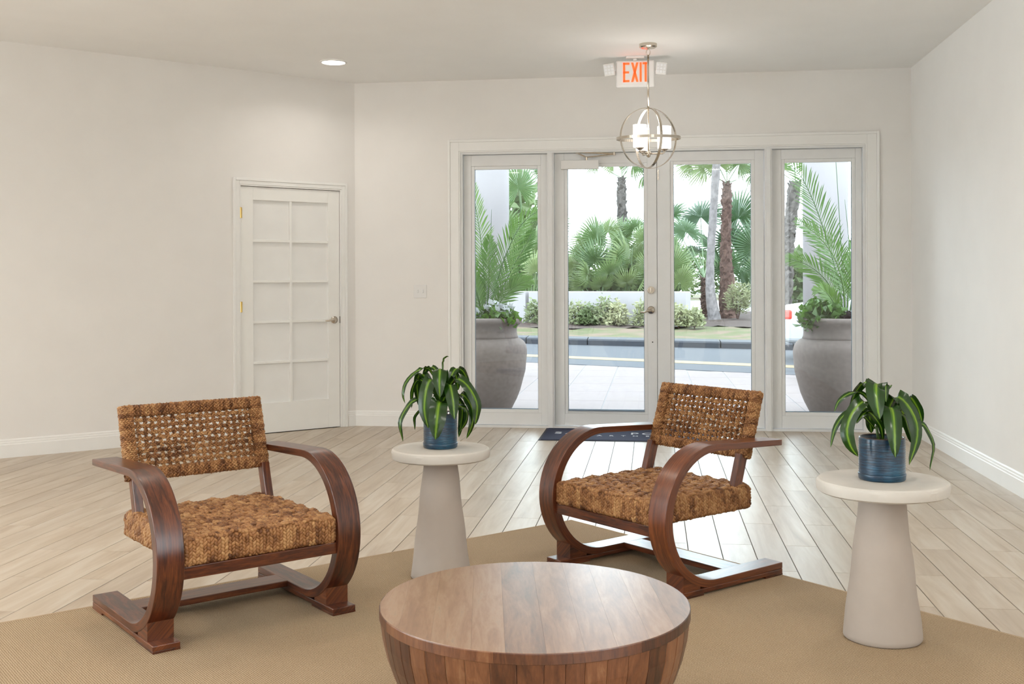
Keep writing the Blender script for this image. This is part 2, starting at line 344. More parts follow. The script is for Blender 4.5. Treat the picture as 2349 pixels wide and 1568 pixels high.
# floor planks: the 300 nearest in view are objects, the rest one piece
def in_room(x, y):
    if x > XR or y > Y0 or y < YF or x < XW: return False
    return (Vector((x, y, 0))-Vector((XL, Y0, 0))).dot(WN) > -.02
cells = []
for i in range(-70, 8):
    off = 0 if i % 2 == 0 else PL/2
    for j in range(-16, 8):
        x1 = PX0+PW*i; x0 = x1-PW; y0 = PY0+off+PL*j; y1 = y0+PL
        cells.append((x0+.0021, x1-.0021, y0+.0016, y1-.0016))
def clip_cell(c):
    x0, x1, y0, y1 = c; x0, x1 = max(x0, XW), min(x1, XR); y0, y1 = max(y0, YF), min(y1, Y0+.001)
    if x1-x0 < .004 or y1-y0 < .004: return None
    poly = [(x0, y0), (x1, y0), (x1, y1), (x0, y1)]; out = []
    g = lambda p: (p[0]-XL)*WN.x+(p[1]-Y0)*WN.y
    for a, b in zip(poly, poly[1:]+poly[:1]):
        ga, gb = g(a), g(b)
        if ga >= 0: out.append(a)
        if (ga >= 0) != (gb >= 0):
            t = ga/(ga-gb); out.append((a[0]+(b[0]-a[0])*t, a[1]+(b[1]-a[1])*t))
    return out if len(out) >= 3 else None
def on_rug(x, y, m=0.0):
    u = (x+.43)*(-.7071)+(y-5.77)*(-.7071); v = (x+.43)*.7071+(y-5.77)*(-.7071)   # along left edge, along right edge
    return u > m and v > m and u < 4.3-m and v < 3.5-m
def vis(c):
    x, y = (c[0]+c[1])/2, (c[2]+c[3])/2
    d = fw.x*x+fw.y*y
    if d < 3.2: return None
    px = (rt.x*x+rt.y*y)/d*F_PX
    if abs(px) > 1174+60 or all(on_rug(a, b, .05) for a in c[:2] for b in c[2:]): return None
    return d
nearv = sorted([(vis(c), c) for c in cells if vis(c) is not None and clip_cell(c)], key=lambda t: t[0])[:300]
nearset = set(c for _, c in nearv)
def plank_bm(bm, poly, z0=-.0035, z1=0.0, ox=0, oy=0):
    cx_ = sum(p[0] for p in poly)/len(poly); cy_ = sum(p[1] for p in poly)/len(poly)
    a = [bm.verts.new((p[0]-ox, p[1]-oy, z0)) for p in poly]
    b = [bm.verts.new((p[0]-ox, p[1]-oy, z1-.0006)) for p in poly]
    def ins(p):
        d = Vector((cx_-p[0], cy_-p[1])); return (p[0]-ox+math.copysign(min(.0003, abs(d.x)), d.x), p[1]-oy+math.copysign(min(.0003, abs(d.y)), d.y), z1)
    t = [bm.verts.new(ins(p)) for p in poly]; n = len(poly)
    for i in range(n):
        j = (i+1) % n; bm.faces.new((a[i], a[j], b[j], b[i])); bm.faces.new((b[i], b[j], t[j], t[i]))
    bm.faces.new(t)
proto = None; rest = B()
for c in cells:
    poly = clip_cell(c)
    if not poly: continue
    ox, oy = c[0], c[2]
    full = len(poly) == 4 and abs((c[1]-c[0])*(c[3]-c[2]) - abs((poly[2][0]-poly[0][0])*(poly[2][1]-poly[0][1]))) < 1e-6
    if c in nearset:
        if full and proto:
            o = bpy.data.objects.new('tile_plank', proto); C.objects.link(o); o.parent = floor; o.location = (ox, oy, 0)
        else:
            bm = B(); plank_bm(bm, poly, ox=ox, oy=oy); o = obj('tile_plank', bm, M['floor'], floor, (ox, oy, 0))
            if full: proto = o.data
    else: plank_bm(rest, poly)
o = obj('tile_plank', rest, M['floor'], floor); o['kind'] = 'stuff'

# baseboards
BBP = [(0, 0), (.016, 0), (.016, .095), (.013, .1), (.013, .112), (.009, .116), (.009, .128), (.004, .136), (0, .136)]
def bb(name, p0, p1, out): bm = B(); moulding(bm, BBP, p0, p1, out); st(name, bm, M['trim'])
bb('baseboard_back', (XL, Y0, 0), (-1.735, Y0, 0), (0, -1, 0)); bb('baseboard_back', (1.904, Y0, 0), (XR, Y0, 0), (0, -1, 0))
bb('baseboard_right', (XR, Y0, 0), (XR, YF, 0), (-1, 0, 0))
P = lambda s: Vector((XL, Y0, 0))+WD*s
bb('baseboard_left', P(0), P(.081), WN); bb('baseboard_left', P(1.146), P(LW_LEN), WN)

# left wall door (door_1)
def casing(bm, s0, s1, z1, w_, mt, d0=0.0, zb=0.0, out=1):
    """stepped casing round an opening in a (s, d, z) frame"""
    for k, (a, b, t) in enumerate(((0, .012, .010), (.012, w_-.022, .014), (w_-.022, w_, .020))):
        box(bm, s0-b, s0-a, d0, d0+t*out, zb, z1+b, mt); box(bm, s1+a, s1+b, d0, d0+t*out, zb, z1+b, mt)
        box(bm, s0-a, s1+a, d0, d0+t*out, z1+a, z1+b, mt)
bm = B(); casing(bm, .150, 1.078, 2.09, .066, WALLM); st('trim_2', bm, M['trim'], bevel=.002)
d1 = empty('door_1', (0, 0, 0), kind='structure'); d1.matrix_world = WALLM
bm = B(); a, b, zt = .1535, 1.0745, 2.086; gl, gr, gb, gt = .263, .962, .258, 1.976
for x in ((a, gl, .005, zt), (gr, b, .005, zt), (gl, gr, .005, gb), (gl, gr, gt, zt)): box(bm, x[0], x[1], -.045, -.006, x[2], x[3])
obj('leaf', bm, M['leafp'], d1, bevel=.0015)
bm = B()
for k in range(1, 5):
    z = gb+(gt-gb)/5*k; box(bm, gl, gr, -.038, -.009, z-.011, z+.011)
obj('rail_bar', bm, M['leafp'], d1, bevel=.003)
bm = B(); box(bm, .605, .627, -.038, -.008, gb, gt); obj('mullion_bar', bm, M['leafp'], d1, bevel=.003)
for k in range(5):
    for (x0, x1) in ((gl, .607), (.625, gr)):
        z0 = gb+(gt-gb)/5*k; bm = B(); box(bm, x0-.002, x1+.002, -.034, -.028, z0-.002, z0+(gt-gb)/5+.002); obj('pane', bm, M['pane_back'], d1)
for z in (1.864, 1.076, .28):
    bm = B(); cyl(bm, (1.0775, .006, z-.045), (1.0775, .006, z+.045), .007, 12); box(bm, 1.062, 1.092, -.004, .002, z-.044, z+.044); obj('hinge', bm, M['brass'], d1)
bm = B(); cyl(bm, (.208, -.006, .949), (.208, .004, .949), .032, 28); cyl(bm, (.208, 0, .949), (.208, .045, .949), .011, 16)
tube(bm, [(.208, .045, .949), (.235, .05, .951), (.285, .048, .946), (.315, .043, .944)], [.011, .010, .008, .006], 12); obj('lever_handle', bm, M['nickel'], d1, smooth=True)
bm = B(); box(bm, .1505, .1535, -.03, -.002, .92, .98); obj('latch_plate', bm, M['dark'], d1)
bm = B(); box(bm, .13, 1.1, -.16, -.10, -.01, 2.12, WALLM); st('trim_3', bm, M['trim'])

# entrance surround, mullions
bm = B(); ID = Matrix(((1,0,0,0),(0,-1,0,Y0),(0,0,1,0),(0,0,0,1)))     # local depth goes into the room
casing(bm, -1.673, 1.786, 2.42, .112, ID); st('trim_1', bm, M['trim'], bevel=.002)
JD = .15
bm = B(); box(bm, -1.673, -1.655, Y0+.0, Y0+JD, 0, 2.42); box(bm, 1.768, 1.786, Y0, Y0+JD, 0, 2.42); box(bm, -1.655, 1.768, Y0, Y0+JD, 2.402, 2.42)
st('trim_4', bm, M['frame'], bevel=.001)
for nm, x0, x1 in (('trim_5', -.905, -.847), ('trim_6', .955, 1.016)):
    bm = B(); box(bm, x0, x1, Y0-.004, Y0+JD, 0, 2.402); box(bm, x0+.012, x1-.012, Y0-.012, Y0-.004, 0, 2.402); st(nm, bm, M['frame'], bevel=.002)
bm = B(); box(bm, -1.655, 1.768, Y0+.005, Y0+JD+.05, -.01, .016); st('trim_7', bm, M['frame'])
YD = Y0+.05
def glazed(name, x0, x1, gx0, gx1, gz0, gz1, top=2.398, bot=.02):
    e = empty(name, ((x0+x1)/2, YD, 0), kind='structure'); cx_ = (x0+x1)/2
    f = lambda *a: box(B(), a[0]-cx_, a[1]-cx_, a[2], a[3], a[4], a[5])
    dd = .044
    g = .03
    obj('stile', f(x0, gx0-g, 0, dd, bot, top), M['frame'], e, bevel=.0015); obj('stile', f(gx1+g, x1, 0, dd, bot, top), M['frame'], e, bevel=.0015)
    obj('top_rail', f(gx0-g+.0008, gx1+g-.0008, 0, dd, gz1+g, top), M['frame'], e, bevel=.0012); obj('bottom_rail', f(gx0-g+.0008, gx1+g-.0008, 0, dd, bot, gz0-g), M['frame'], e, bevel=.0012)
    bm = B()
    for q in ((gx0-g, gx0, gz0-g, gz1+g), (gx1, gx1+g, gz0-g, gz1+g), (gx0, gx1, gz1, gz1+g), (gx0, gx1, gz0-g, gz0)): box(bm, q[0]-cx_, q[1]-cx_, .006, dd-.004, q[2], q[3])
    obj('glazing_bead', bm, M['frame'], e, bevel=.003)
    bm = B(); box(bm, gx0-cx_-.004, gx1-cx_+.004, .020, .026, gz0-.004, gz1+.004); obj('glass_pane', bm, M['glass'], e)
    bm = B()
    for q in ((gx0, gx0+.004, gz0, gz1), (gx1-.004, gx1, gz0, gz1), (gx0, gx1, gz0, gz0+.006)): box(bm, q[0]-cx_, q[1]-cx_, .026, .030, q[2], q[3])
    obj('glazing_gasket', bm, M['seal'], e)
    return e, cx_
K = 1.005
glazed('window_1', -1.652, -.908, -1.549*K, -.990*K, .155, 2.272)
glazed('window_2', 1.019, 1.765, 1.122*K, 1.675*K, .156, 2.287)
ast = st('trim_8', box(B(), .025, .065, YD+.046, YD+.06, .02, 2.398), M['frame'])
dl, cl = glazed('door_2', -.845, .043, -.727*K, -.066*K, .155, 2.280)
dr, cr = glazed('door_3', .047, .952, .188*K, .843*K, .156, 2.287)
# hardware on the active leaf
hx = -.008-cl
bm = B(); cyl(bm, (hx, 0, 1.203), (hx, -.022, 1.203), .032, 28); box(bm, hx-.005, hx+.005, -.034, -.02, 1.185, 1.221); obj('deadbolt', bm, M['nickel'], dl, bevel=.002)
bm = B(); cyl(bm, (hx, 0, 1.03), (hx, -.014, 1.03), .033, 28); cyl(bm, (hx, -.01, 1.03), (hx, -.05, 1.03), .011, 16)
tube(bm, [(hx, -.05, 1.03), (hx-.03, -.054, 1.024), (hx-.06, -.052, 1.010), (hx-.085, -.048, 1.012), (hx-.092, -.046, 1.018)], [.011, .009, .008, .007, .008], 10); obj('lever_handle', bm, M['nickel'], dl, smooth=True)
bm = B(); cyl(bm, (hx+.012, 0, .751), (hx+.012, -.003, .751), .006, 12); obj('screw_plug', bm, M['dark'], dl)
bm = B(); box(bm, gxa := (-.727*K-cl), -.066*K-cl, -.006, .004, .148, .158); obj('door_sweep', bm, M['seal'], dl)
for z in (2.20, .21):
    bm = B(); box(bm, .052-cr, .062-cr, -.004, 0, z-.045, z+.045); box(bm, .054-cr, .060-cr, -.010, -.003, z-.012, z+.012); obj('flush_bolt', bm, M['nickel'], dr, bevel=.001)
# door closer (a thing of its own)
cl_ = empty('door_closer', (-.62, YD, 2.30), label='white door closer box with folding arm above the left glass door', cat='door closer')
bm = B(); box(bm, -.165, .165, -.055, 0, -.042, .034); obj('body', bm, M['plastic'], cl_, bevel=.004)
bm = B(); tube(bm, [(.06, -.04, .034), (.06, -.045, .060)], .010, 12); tube(bm, [(.06, -.045, .058), (-.01, -.07, .09), (-.03, -.05, .096)], .006, 8)
tube(bm, [(-.05, -.03, .110), (.30, -.06, .084)], .008, 8); tube(bm, [(.06,-.045,.060),(.30, -.06, .080)], .005, 8); cyl(bm, (.30, -.06, .070), (.30, -.06, .095), .012, 12)
obj('arm', bm, M['nickel'], cl_, smooth=False)
# light switch
sw = empty('light_switch', (-2.038, Y0, 1.197), label='white double toggle light switch plate on the wall left of the entrance', cat='light switch')
bm = B(); box(bm, -.058, .058, -.006, 0, -.058, .058); obj('cover_plate', bm, M['plastic'], sw, bevel=.003)
for x in (-.023, .023): bm = B(); box(bm, x-.006, x+.006, -.016, -.004, -.014, .016); obj('toggle', bm, M['plastic'], sw, bevel=.002)

# ------------------------------------------------------------------ lights of the room
def downlight(x, y, energy, col, vis=True, size=.17, label=None):
    e = empty('downlight', (x, y, H), label=label, cat='ceiling light')
    bm = B(); lathe(bm, [(.108, -.001), (.108, -.006), (.098, -.010), (.092, -.007), (.092, 0)], 40, (False, False)); obj('trim_ring', bm, M['plastic'], e, smooth=True)
    bm = B(); lathe(bm, [(.001, -.004), (.093, -.004)], 40, (False, False)); obj('lens', bm, M['bulb'], e)
    l = bpy.data.lights.new('downlight_lamp', 'AREA'); l.shape = 'DISK'; l.size = size; l.energy = energy; l.color = col; l.spread = math.radians(150)
    lo = bpy.data.objects.new('lamp', l); C.objects.link(lo); lo.parent = e; lo.location = (0, 0, -.02)
    return e
downlight(-2.543, 8.515, 3.6, LAMP_NEUTRAL, label='round recessed ceiling downlight near the corner above the small white door')
k = 0
for (x, y, c, f) in ((-5.2, 4.6, LAMP_WARM, 1.0), (-2.4, 5.0, LAMP_WARM, .9), (.9, 5.2, LAMP_NEUTRAL, .7), (-5.4, 1.4, LAMP_WARM, 1.2), (-2.2, 1.6, LAMP_NEUTRAL, 1.3), (1.0, 1.6, LAMP_NEUTRAL, 1.1), (-3.6, -1.2, LAMP_NEUTRAL, 1.0), (.2, -1.2, LAMP_NEUTRAL, 1.0)):  # added downlights above and behind the view, as fill for the lobby
    downlight(x, y, LAMP_W*f, c, label=['round recessed ceiling downlight overhead on the far left side of the lobby','round recessed ceiling downlight overhead above the left armchair','round recessed ceiling downlight overhead above the right armchair','round recessed ceiling downlight overhead at the far left behind the viewer','round recessed ceiling downlight overhead left of the coffee table','round recessed ceiling downlight overhead right of the coffee table','round recessed ceiling downlight at the rear of the lobby, left one','round recessed ceiling downlight at the rear of the lobby, right one'][k]); k += 1

# pendant
pd = empty('orb_pendant', (-.022, 8.22, 2.35), label='brushed nickel orb pendant lamp with three white glass shades hanging before the entrance', cat='pendant lamp')
top = H-2.35
bm = B(); lathe(bm, [(.03, top), (.066, top), (.066, top-.022), (.055, top-.03), (.012, top-.034)], 40); obj('canopy', bm, M['nickel'], pd, smooth=False)
bm = B(); pts = [(.014*math.cos(a), 0, top-.062+.022*math.sin(a)) for a in np.linspace(0, 2*math.pi, 20)]; tube(bm, pts, .003, 8, False); cyl(bm, (0,0,top-.034), (0,0,top-.044), .006, 10); obj('chain_link', bm, M['nickel'], pd, smooth=True)
bm = B(); cyl(bm, (0, 0, top-.085), (0, 0, .228), .0075, 14); obj('rod', bm, M['nickel'], pd, smooth=True)
bm = B(); cyl(bm, (0, 0, .228), (0, 0, -.13), .005, 12); lathe(bm, [(.002,-.145),(.012,-.14),(.020,-.125),(.020,-.105),(.008,-.095)], 20); obj('center_stem', bm, M['nickel'], pd, smooth=True)
def band_ring(r, w_, t_, seg=72):
    bm = B(); R = []
    for i in range(seg):
        a = 2*math.pi*i/seg; R.append([bm.verts.new((rr*math.cos(a), rr*math.sin(a), zz)) for rr, zz in ((r, -w_/2), (r, w_/2), (r-t_, w_/2), (r-t_, -w_/2))])
    for i in range(seg):
        a, b = R[i], R[(i+1) % seg]
        for q in range(4): bm.faces.new((a[q], b[q], b[(q+1)%4], a[(q+1)%4]))
    return bm
obj('ring', band_ring(.240, .020, .005), M['nickel'], pd, rot=(math.radians(3), 0, 0))
obj('ring', band_ring(.229, .020, .005), M['nickel'], pd, rot=(math.pi/2, 0, math.radians(18+7)))
obj('ring', band_ring(.225, .020, .005), M['nickel'], pd, rot=(math.pi/2, 0, math.radians(108+7)))
for a in (5, 238, 112):
    a = math.radians(a); x, y = .118*math.cos(a), .118*math.sin(a)
    bm = B(); lathe(bm, [(.030, -.082), (.049, -.078), (.051, -.07), (.051, .088), (.048, .088), (.048, -.07), (.02, -.075)], 32, (True, False)); sh = obj('shade', bm, M['shade'], pd, loc=(x, y, 0), smooth=True)
    bm = B(); tube(bm, [(0, 0, -.115), (x*.9, y*.9, -.115), (x, y, -.108), (x, y, -.082)], .006, 10); lathe(bm, [(.010, -.10), (.024, -.088), (.034, -.083), (.03, -.080)], 20, center=(x, y, 0)); obj('arm', bm, M['nickel'], pd, smooth=True)
    l = bpy.data.lights.new('shade_lamp', 'POINT'); l.energy = 1.2; l.shadow_soft_size = .05; l.color = LAMP_NEUTRAL
    lo = bpy.data.objects.new('lamp', l); C.objects.link(lo); lo.parent = pd; lo.location = (x, y, .13)

# exit sign
ex = empty('exit_sign', (-.125, 8.66, H), label='white ceiling EXIT sign with orange red letters and two emergency lamp heads', cat='exit sign')
bm = B(); box(bm, -.072, .072, -.04, .04, -.018, 0); cyl(bm, (0,0,-.018), (0,0,-.034), .018, 16); obj('ceiling_mount', bm, M['plastic'], ex, bevel=.004)
bm = B(); box(bm, -.152, .152, -.022, .022, -.245, -.034); obj('housing', bm, M['plastic'], ex, bevel=.012, seg=3)
bm = B()
def LB(x0, x1, z0, z1): box(bm, x0, x1, -.0245, -.0215, z0, z1)
zt_, zb_ = -.052, -.205; lw_ = .016
x = -.095; LB(x, x+lw_, zb_, zt_); LB(x, x+.050, zt_-lw_, zt_); LB(x, x+.050, zb_, zb_+lw_); LB(x, x+.047, (zt_+zb_)/2-lw_/2, (zt_+zb_)/2+lw_/2)
def bar(bm, x0, z0, x1, z1, w_):
    vs = [(x0-w_/2, z0), (x0+w_/2, z0), (x1+w_/2, z1), (x1-w_/2, z1)]
    a = [bm.verts.new((p[0], -.0245, p[1])) for p in vs]; b = [bm.verts.new((p[0], -.0215, p[1])) for p in vs]
    bm.faces.new(a); bm.faces.new(b[::-1])
    for i in range(4): bm.faces.new((a[i], a[(i+1)%4], b[(i+1)%4], b[i]))
bar(bm, -.023, zb_, .017, zt_, .018); bar(bm, .017, zb_, -.023, zt_, .018)
LB(.035, .035+lw_, zb_, zt_)
LB(.074, .074+lw_, zb_, zt_); LB(.058, .107, zt_-lw_, zt_)
obj('lettering', bm, M['exit'], ex)
for sgn in (-1, 1):
    hm = Matrix.Translation((sgn*.205, -.03, -.105)) @ Matrix.Rotation(sgn*.12, 4, 'Y') @ Matrix.Rotation(.15, 4, 'X')
    bm = B(); box(bm, -.042, .042, -.012, .03, -.048, .048, hm); tube(bm, [(sgn*.15, 0, -.12), (sgn*.175, 0, -.12)], .008, 10); hd = obj('lamp_head', bm, M['plastic'], ex, bevel=.006)
    bm = B()
    for i in range(3):
        for j in range(3): box(bm, -.036+i*.025, -.014+i*.025, -.016, -.011, -.036+j*.025, -.014+j*.025, hm)
    obj('lens_grid', bm, M['clear'], hd, bevel=.002)

# ------------------------------------------------------------------ rug, mat
RUGZ = .009
e = empty('area_rug', (-.43, 5.77, 0), math.radians(-135), label='large tan woven sisal rug under the chairs and the round coffee table', cat='rug')
# local x runs along the right edge direction reversed below; build in world-aligned local frame
u = Vector((-.70711, -.70711, 0)); v = Vector((.70711, -.70711, 0))
RM = Matrix(((u.x, v.x, 0, 0), (u.y, v.y, 0, 0), (0, 0, 1, 0), (0, 0, 0, 1)))
e.rotation_euler = (0, 0, math.radians(-135))      # local x = u, local -y = ... v is local y
bm = B(); box(bm, .012, 4.288, .012, 3.488, 0, RUGZ); obj('weave', bm, M['rug'], e)
bm = B()
for q in ((0, 4.3, 0, .012), (0, 4.3, 3.488, 3.5), (0, .012, .012, 3.488), (4.288, 4.3, .012, 3.488)): box(bm, q[0], q[1], q[2], q[3], 0, RUGZ+.0008)
obj('binding', bm, M['rugedge'], e)

dm = empty('doormat', (-.18, 9.14, 0), label='navy blue entrance doormat with white lettering in front of the glass doors', cat='doormat')
bm = B(); box(bm, -.735, .735, -.43, .29, 0, .004); obj('rubber_border', bm, M['matb'], dm)
bm = B(); box(bm, -.715, .715, -.412, .272, .0035, .008); obj('pile', bm, M['mat'], dm)
def text(name, body, size, x, y, z, mat, parent, space=1.0, sx=1.0, ext=.0006, off=0):
    c = bpy.data.curves.new(name, 'FONT'); c.body = body; c.size = size; c.extrude = ext; c.align_x = 'CENTER'; c.align_y = 'CENTER'; c.space_character = space; c.offset = off
    t = bpy.data.objects.new(name, c); C.objects.link(t)
    me = bpy.data.meshes.new_from_object(t.evaluated_get(bpy.context.evaluated_depsgraph_get()))
    bpy.data.objects.remove(t); me.materials.clear()
    o = link(name, me, mat, parent, (x, y, z)); o.scale = (sx, 1, 1); return o
for ch, x in (('S', -.605), ('A', -.497), ('P', .03), ('O', .145)): text('letter', ch, .155, x, -.03, .0085, M['matl'], dm, sx=.9, off=.001)
for k, ch in enumerate('APARTMENTS'): text('letter', ch, .062, -.45+.098*k, -.165, .0085, M['matl'], dm, off=.001)

# ------------------------------------------------------------------ armchairs
LOBE = None
def lobe_template():
    nr, ns = 3, 6; v = [(0, 0, -1)]
    for i in range(1, nr+1):
        ph = -math.pi/2+math.pi*i/(nr+1)
        for j in range(ns): v.append((math.cos(ph)*math.cos(2*math.pi*j/ns), math.cos(ph)*math.sin(2*math.pi*j/ns), math.sin(ph)))
    v.append((0, 0, 1)); f = []
    for j in range(ns): f.append((0, 1+(j+1)%ns, 1+j))
    for i in range(nr-1):
        a = 1+i*ns
        for j in range(ns): f.append((a+j, a+(j+1)%ns, a+ns+(j+1)%ns, a+ns+j))
    a = 1+(nr-1)*ns
    for j in range(ns): f.append((a+j, a+(j+1)%ns, len(v)-1))
    return np.array(v), f
LV, LF = lobe_template()
class Braid:
    def __init__(s): s.v = []; s.f = []; s.t = []; s.n = 0
    def rope(s, pts, normals, wd=.0165, pitch=.0118, thick=.0105, ln=.0084, ang=33, jit=.18, tint=None):
        P = np.array(pts, float); Nn = np.array(normals, float)
        d = np.r_[0, np.cumsum(np.linalg.norm(np.diff(P, axis=0), axis=1))]; L = d[-1]
        k = max(1, int(round(L/(pitch/2)))); base = rng.random() if tint is None else tint
        slow = rng.random(k//9+3)
        for i in range(k):
            t = (i+.5)*L/k
            p = np.array([np.interp(t, d, P[:, j]) for j in range(3)]); e1 = min(t+.002, L); e0 = max(t-.002, 0)
            tg = np.array([np.interp(e1, d, P[:, j])-np.interp(e0, d, P[:, j]) for j in range(3)]); tg /= np.linalg.norm(tg)+1e-9
            n = np.array([np.interp(t, d, Nn[:, j]) for j in range(3)]); n -= tg*n.dot(tg); n /= np.linalg.norm(n)+1e-9
            b = np.cross(tg, n); sd = 1 if i % 2 else -1
            a = math.radians(ang+rng.normal()*5)
            ax = tg*math.cos(a)-b*sd*math.sin(a); ay = np.cross(n, ax)
            j = 1+rng.normal(size=3)*jit*.5
            V = LV[:, 2:3]*ax*ln*j[0]+LV[:, 0:1]*ay*wd*.29*j[1]+LV[:, 1:2]*n*thick*.62*j[2]
            V += p+b*sd*wd*.25+n*rng.normal()*.0009
            s.v.append(V); s.t.append(np.full(len(V), .35*base+.35*slow[i//9]+.42*rng.random()))
            s.n += 1
    def mesh(s, name, mat):
        nv = len(LV); V = np.concatenate(s.v); T_ = np.concatenate(s.t)
        F = [tuple(i+k*nv for i in f) for k in range(s.n) for f in LF]
        me = bpy.data.meshes.new(name); me.from_pydata(V.tolist(), [], F)
        me.polygons.foreach_set('use_smooth', [True]*len(me.polygons))
        at = me.attributes.new('tint', 'FLOAT', 'POINT'); at.data.foreach_set('value', T_.astype(np.float32)); me.materials.append(mat); me.update(); return me
    def build(s, name, parent): return link(name, s.mesh(name, M['fiber']), None, parent)
W2 = .3925; BW = .097                     # half width, band width
def arm_profile():
    inn = []; out = []
    def add(s, z, nx, nz, t): inn.append((s, z)); out.append((s+nx*t, z+nz*t))
    for k in range(9):
        q = k/8; add(.0+.412*q, .557+.015*q, -.03, 1, .025+.004*q)
    for k in range(1, 33):
        a = math.pi/2-math.pi*k/33; t = .029+.013*math.sin(math.pi*k/33)
        add(.412+.26*math.cos(a), .312+.26*math.sin(a), math.cos(a), math.sin(a), t)
    for k in range(9):
        q = k/8; add(.412*(1-q), .052+.002*q, 0, -1, .026)
    return inn, out
def band_mesh(x0, x1):
    inn, out = arm_profile(); n = len(inn); v = []; uv = []; arc = 0
    for i in range(n):
        if i: arc += math.dist(inn[i], inn[i-1])
        for x, (s, z), q in ((x0, inn[i], 0), (x1, inn[i], .097), (x1, out[i], .13), (x0, out[i], .227)):
            v.append((x, s-.335, z)); uv.append((q, arc))
    f = [(3, 2, 1, 0), (4*n-4, 4*n-3, 4*n-2, 4*n-1)]
    for i in range(n-1):
        for q in range(4): f.append((4*i+q, 4*i+(q+1)%4, 4*i+4+(q+1)%4, 4*i+4+q))
    return pymesh('band', v, f, uv)
def uvbox(name, x0, x1, y0, y1, z0, z1, parent, mat='darkwood', mt=None, bevel=.003, long='y'):
    bm = box(B(), x0, x1, y0, y1, z0, z1); bmesh.ops.recalc_face_normals(bm, faces=bm.faces); l = bm.loops.layers.uv.new('UVMap')
    for fc in bm.faces:
        n = fc.normal
        for lp in fc.loops:
            c = lp.vert.co; o = {'x': (c.y+c.z, c.x), 'y': (c.x+c.z, c.y), 'z': (c.x+c.y, c.z)}[long]; lp[l].uv = o
    if mt is not None: bmesh.ops.transform(bm, matrix=mt, verts=bm.verts)
    me = bpy.data.meshes.new(name); bm.to_mesh(me); bm.free(); return link(name, me, M[mat], parent, bevel=bevel)
def curve_bottom(s):                       # underside of the bent band near the foot
    return .312-math.sqrt(max(0, .29**2-(s-.412)**2))
def make_chair():
    t = empty('armchair')
    for sg in (-1, 1):
        x0, x1 = sorted((sg*W2, sg*(W2-BW)))
        o = link('bent_arm', band_mesh(x0, x1), M['darkwood'], t, bevel=.003); 
        for p in o.data.polygons: p.use_smooth = True
        o.modifiers.new('wn', 'WEIGHTED_NORMAL')
        # base runner with its notch, front foot and spacer block
        uvbox('base_runner', x0, x1, -.335, .335, .008, .0275, t)
        uvbox('foot_pad', x0, x1, -.335, -.222, 0, .0085, t, bevel=.001); uvbox('foot_pad', x0, x1, .16, .335, 0, .0085, t, bevel=.001)
        sp_ = []
        for (s, zz) in ((.515, .0275), (.612, .0275), (.612, curve_bottom(.612)+.004), (.58, curve_bottom(.58)+.006), (.55, curve_bottom(.55)+.006), (.515, curve_bottom(.515)+.006)): sp_.append((s-.335, zz))
        n = len(sp_); v_ = [(x, a, b_) for x in (x0+.002, x1-.002) for a, b_ in sp_]
        uv_ = [(p[0]+p[2], p[1]) for p in v_]
        link('spacer_block', pymesh('spacer', v_, [tuple(range(n))[::-1], tuple(range(n, 2*n))]+[(i, (i+1)%n, n+(i+1)%n, n+i) for i in range(n)], uv_), M['darkwood'], t)
        # back post, tilted
        tilt = math.radians(17.4)
        mt = Matrix.Translation((sg*.268, .186-.335, .30)) @ Matrix.Rotation(tilt, 4, 'X')
        uvbox('back_post', -.0165, .0165, -.023, .023, .0, .225, t, mt=mt, long='z')
    uvbox('front_rail', -W2+BW-.002, W2-BW+.002, .655-.335, .697-.335, .243, .286, t, long='x')
    uvbox('stretcher', -W2+BW-.004, W2-BW+.004, .166-.335, .283-.335, .0285, .0525, t, long='x')
    # seat
    bm = box(B(), -.283, .283, .105-.335, .683-.335, .300, .372); seat = obj('seat', bm, M['core'], t, bevel=.02)
    SX, Y1, Y2, ZB, ZT = .288, .092-.335, .693-.335, .288, .380
    nc, nt_ = 22, 22; r = .022; amp = .0055
    def wrap(lo, hi, phase, ncross, edge_amp=.0):
        """profile over the seat: up one face, across the top with weave undulation, down the other"""
        pts = []; nr = []
        pts += [(lo+.035, ZB-.002), (lo+.016, ZB-.001), (lo+.006, ZB+.004)]; nr += [(0, -1), (-.3, -1), (-.8, -.6)]
        for z in np.linspace(ZB+.012, ZT-r, 6): pts.append((lo, z)); nr.append((-1, 0))
        for a in np.linspace(0, math.pi/2, 5)[1:-1]: pts.append((lo+r-r*math.cos(a), ZT-r+r*math.sin(a))); nr.append((-math.cos(a), math.sin(a)))
        m = ncross*4
        for k in range(m+1):
            q = k/m; s = lo+r+(hi-lo-2*r)*q; pts.append((s, ZT+amp*math.sin(math.pi*(q*ncross/2+phase))*(1 if 0 < k < m else 0))); nr.append((0, 1))
        for a in np.linspace(math.pi/2, 0, 5)[1:-1]: pts.append((hi-r+r*math.cos(a), ZT-r+r*math.sin(a))); nr.append((math.cos(a), math.sin(a)))
        for z in np.linspace(ZT-r, ZB+.012, 6): pts.append((hi, z)); nr.append((1, 0))
        pts += [(hi-.006, ZB+.004), (hi-.016, ZB-.001), (hi-.035, ZB-.002)]; nr += [(.8, -.6), (.3, -1), (0, -1)]
        return pts, nr
    for i in range(nc):
        x = -SX+.013+(2*SX-.026)*i/(nc-1); pts, nr = wrap(Y1, Y2, (i % 2), 22)
        # corners round off
        b = Braid(); b.rope([(x, p, z) for p, z in pts], [(0, a, c) for a, c in nr], wd=.0265, pitch=.0125, thick=.013, ln=.0118, ang=36); b.build('cord', seat)
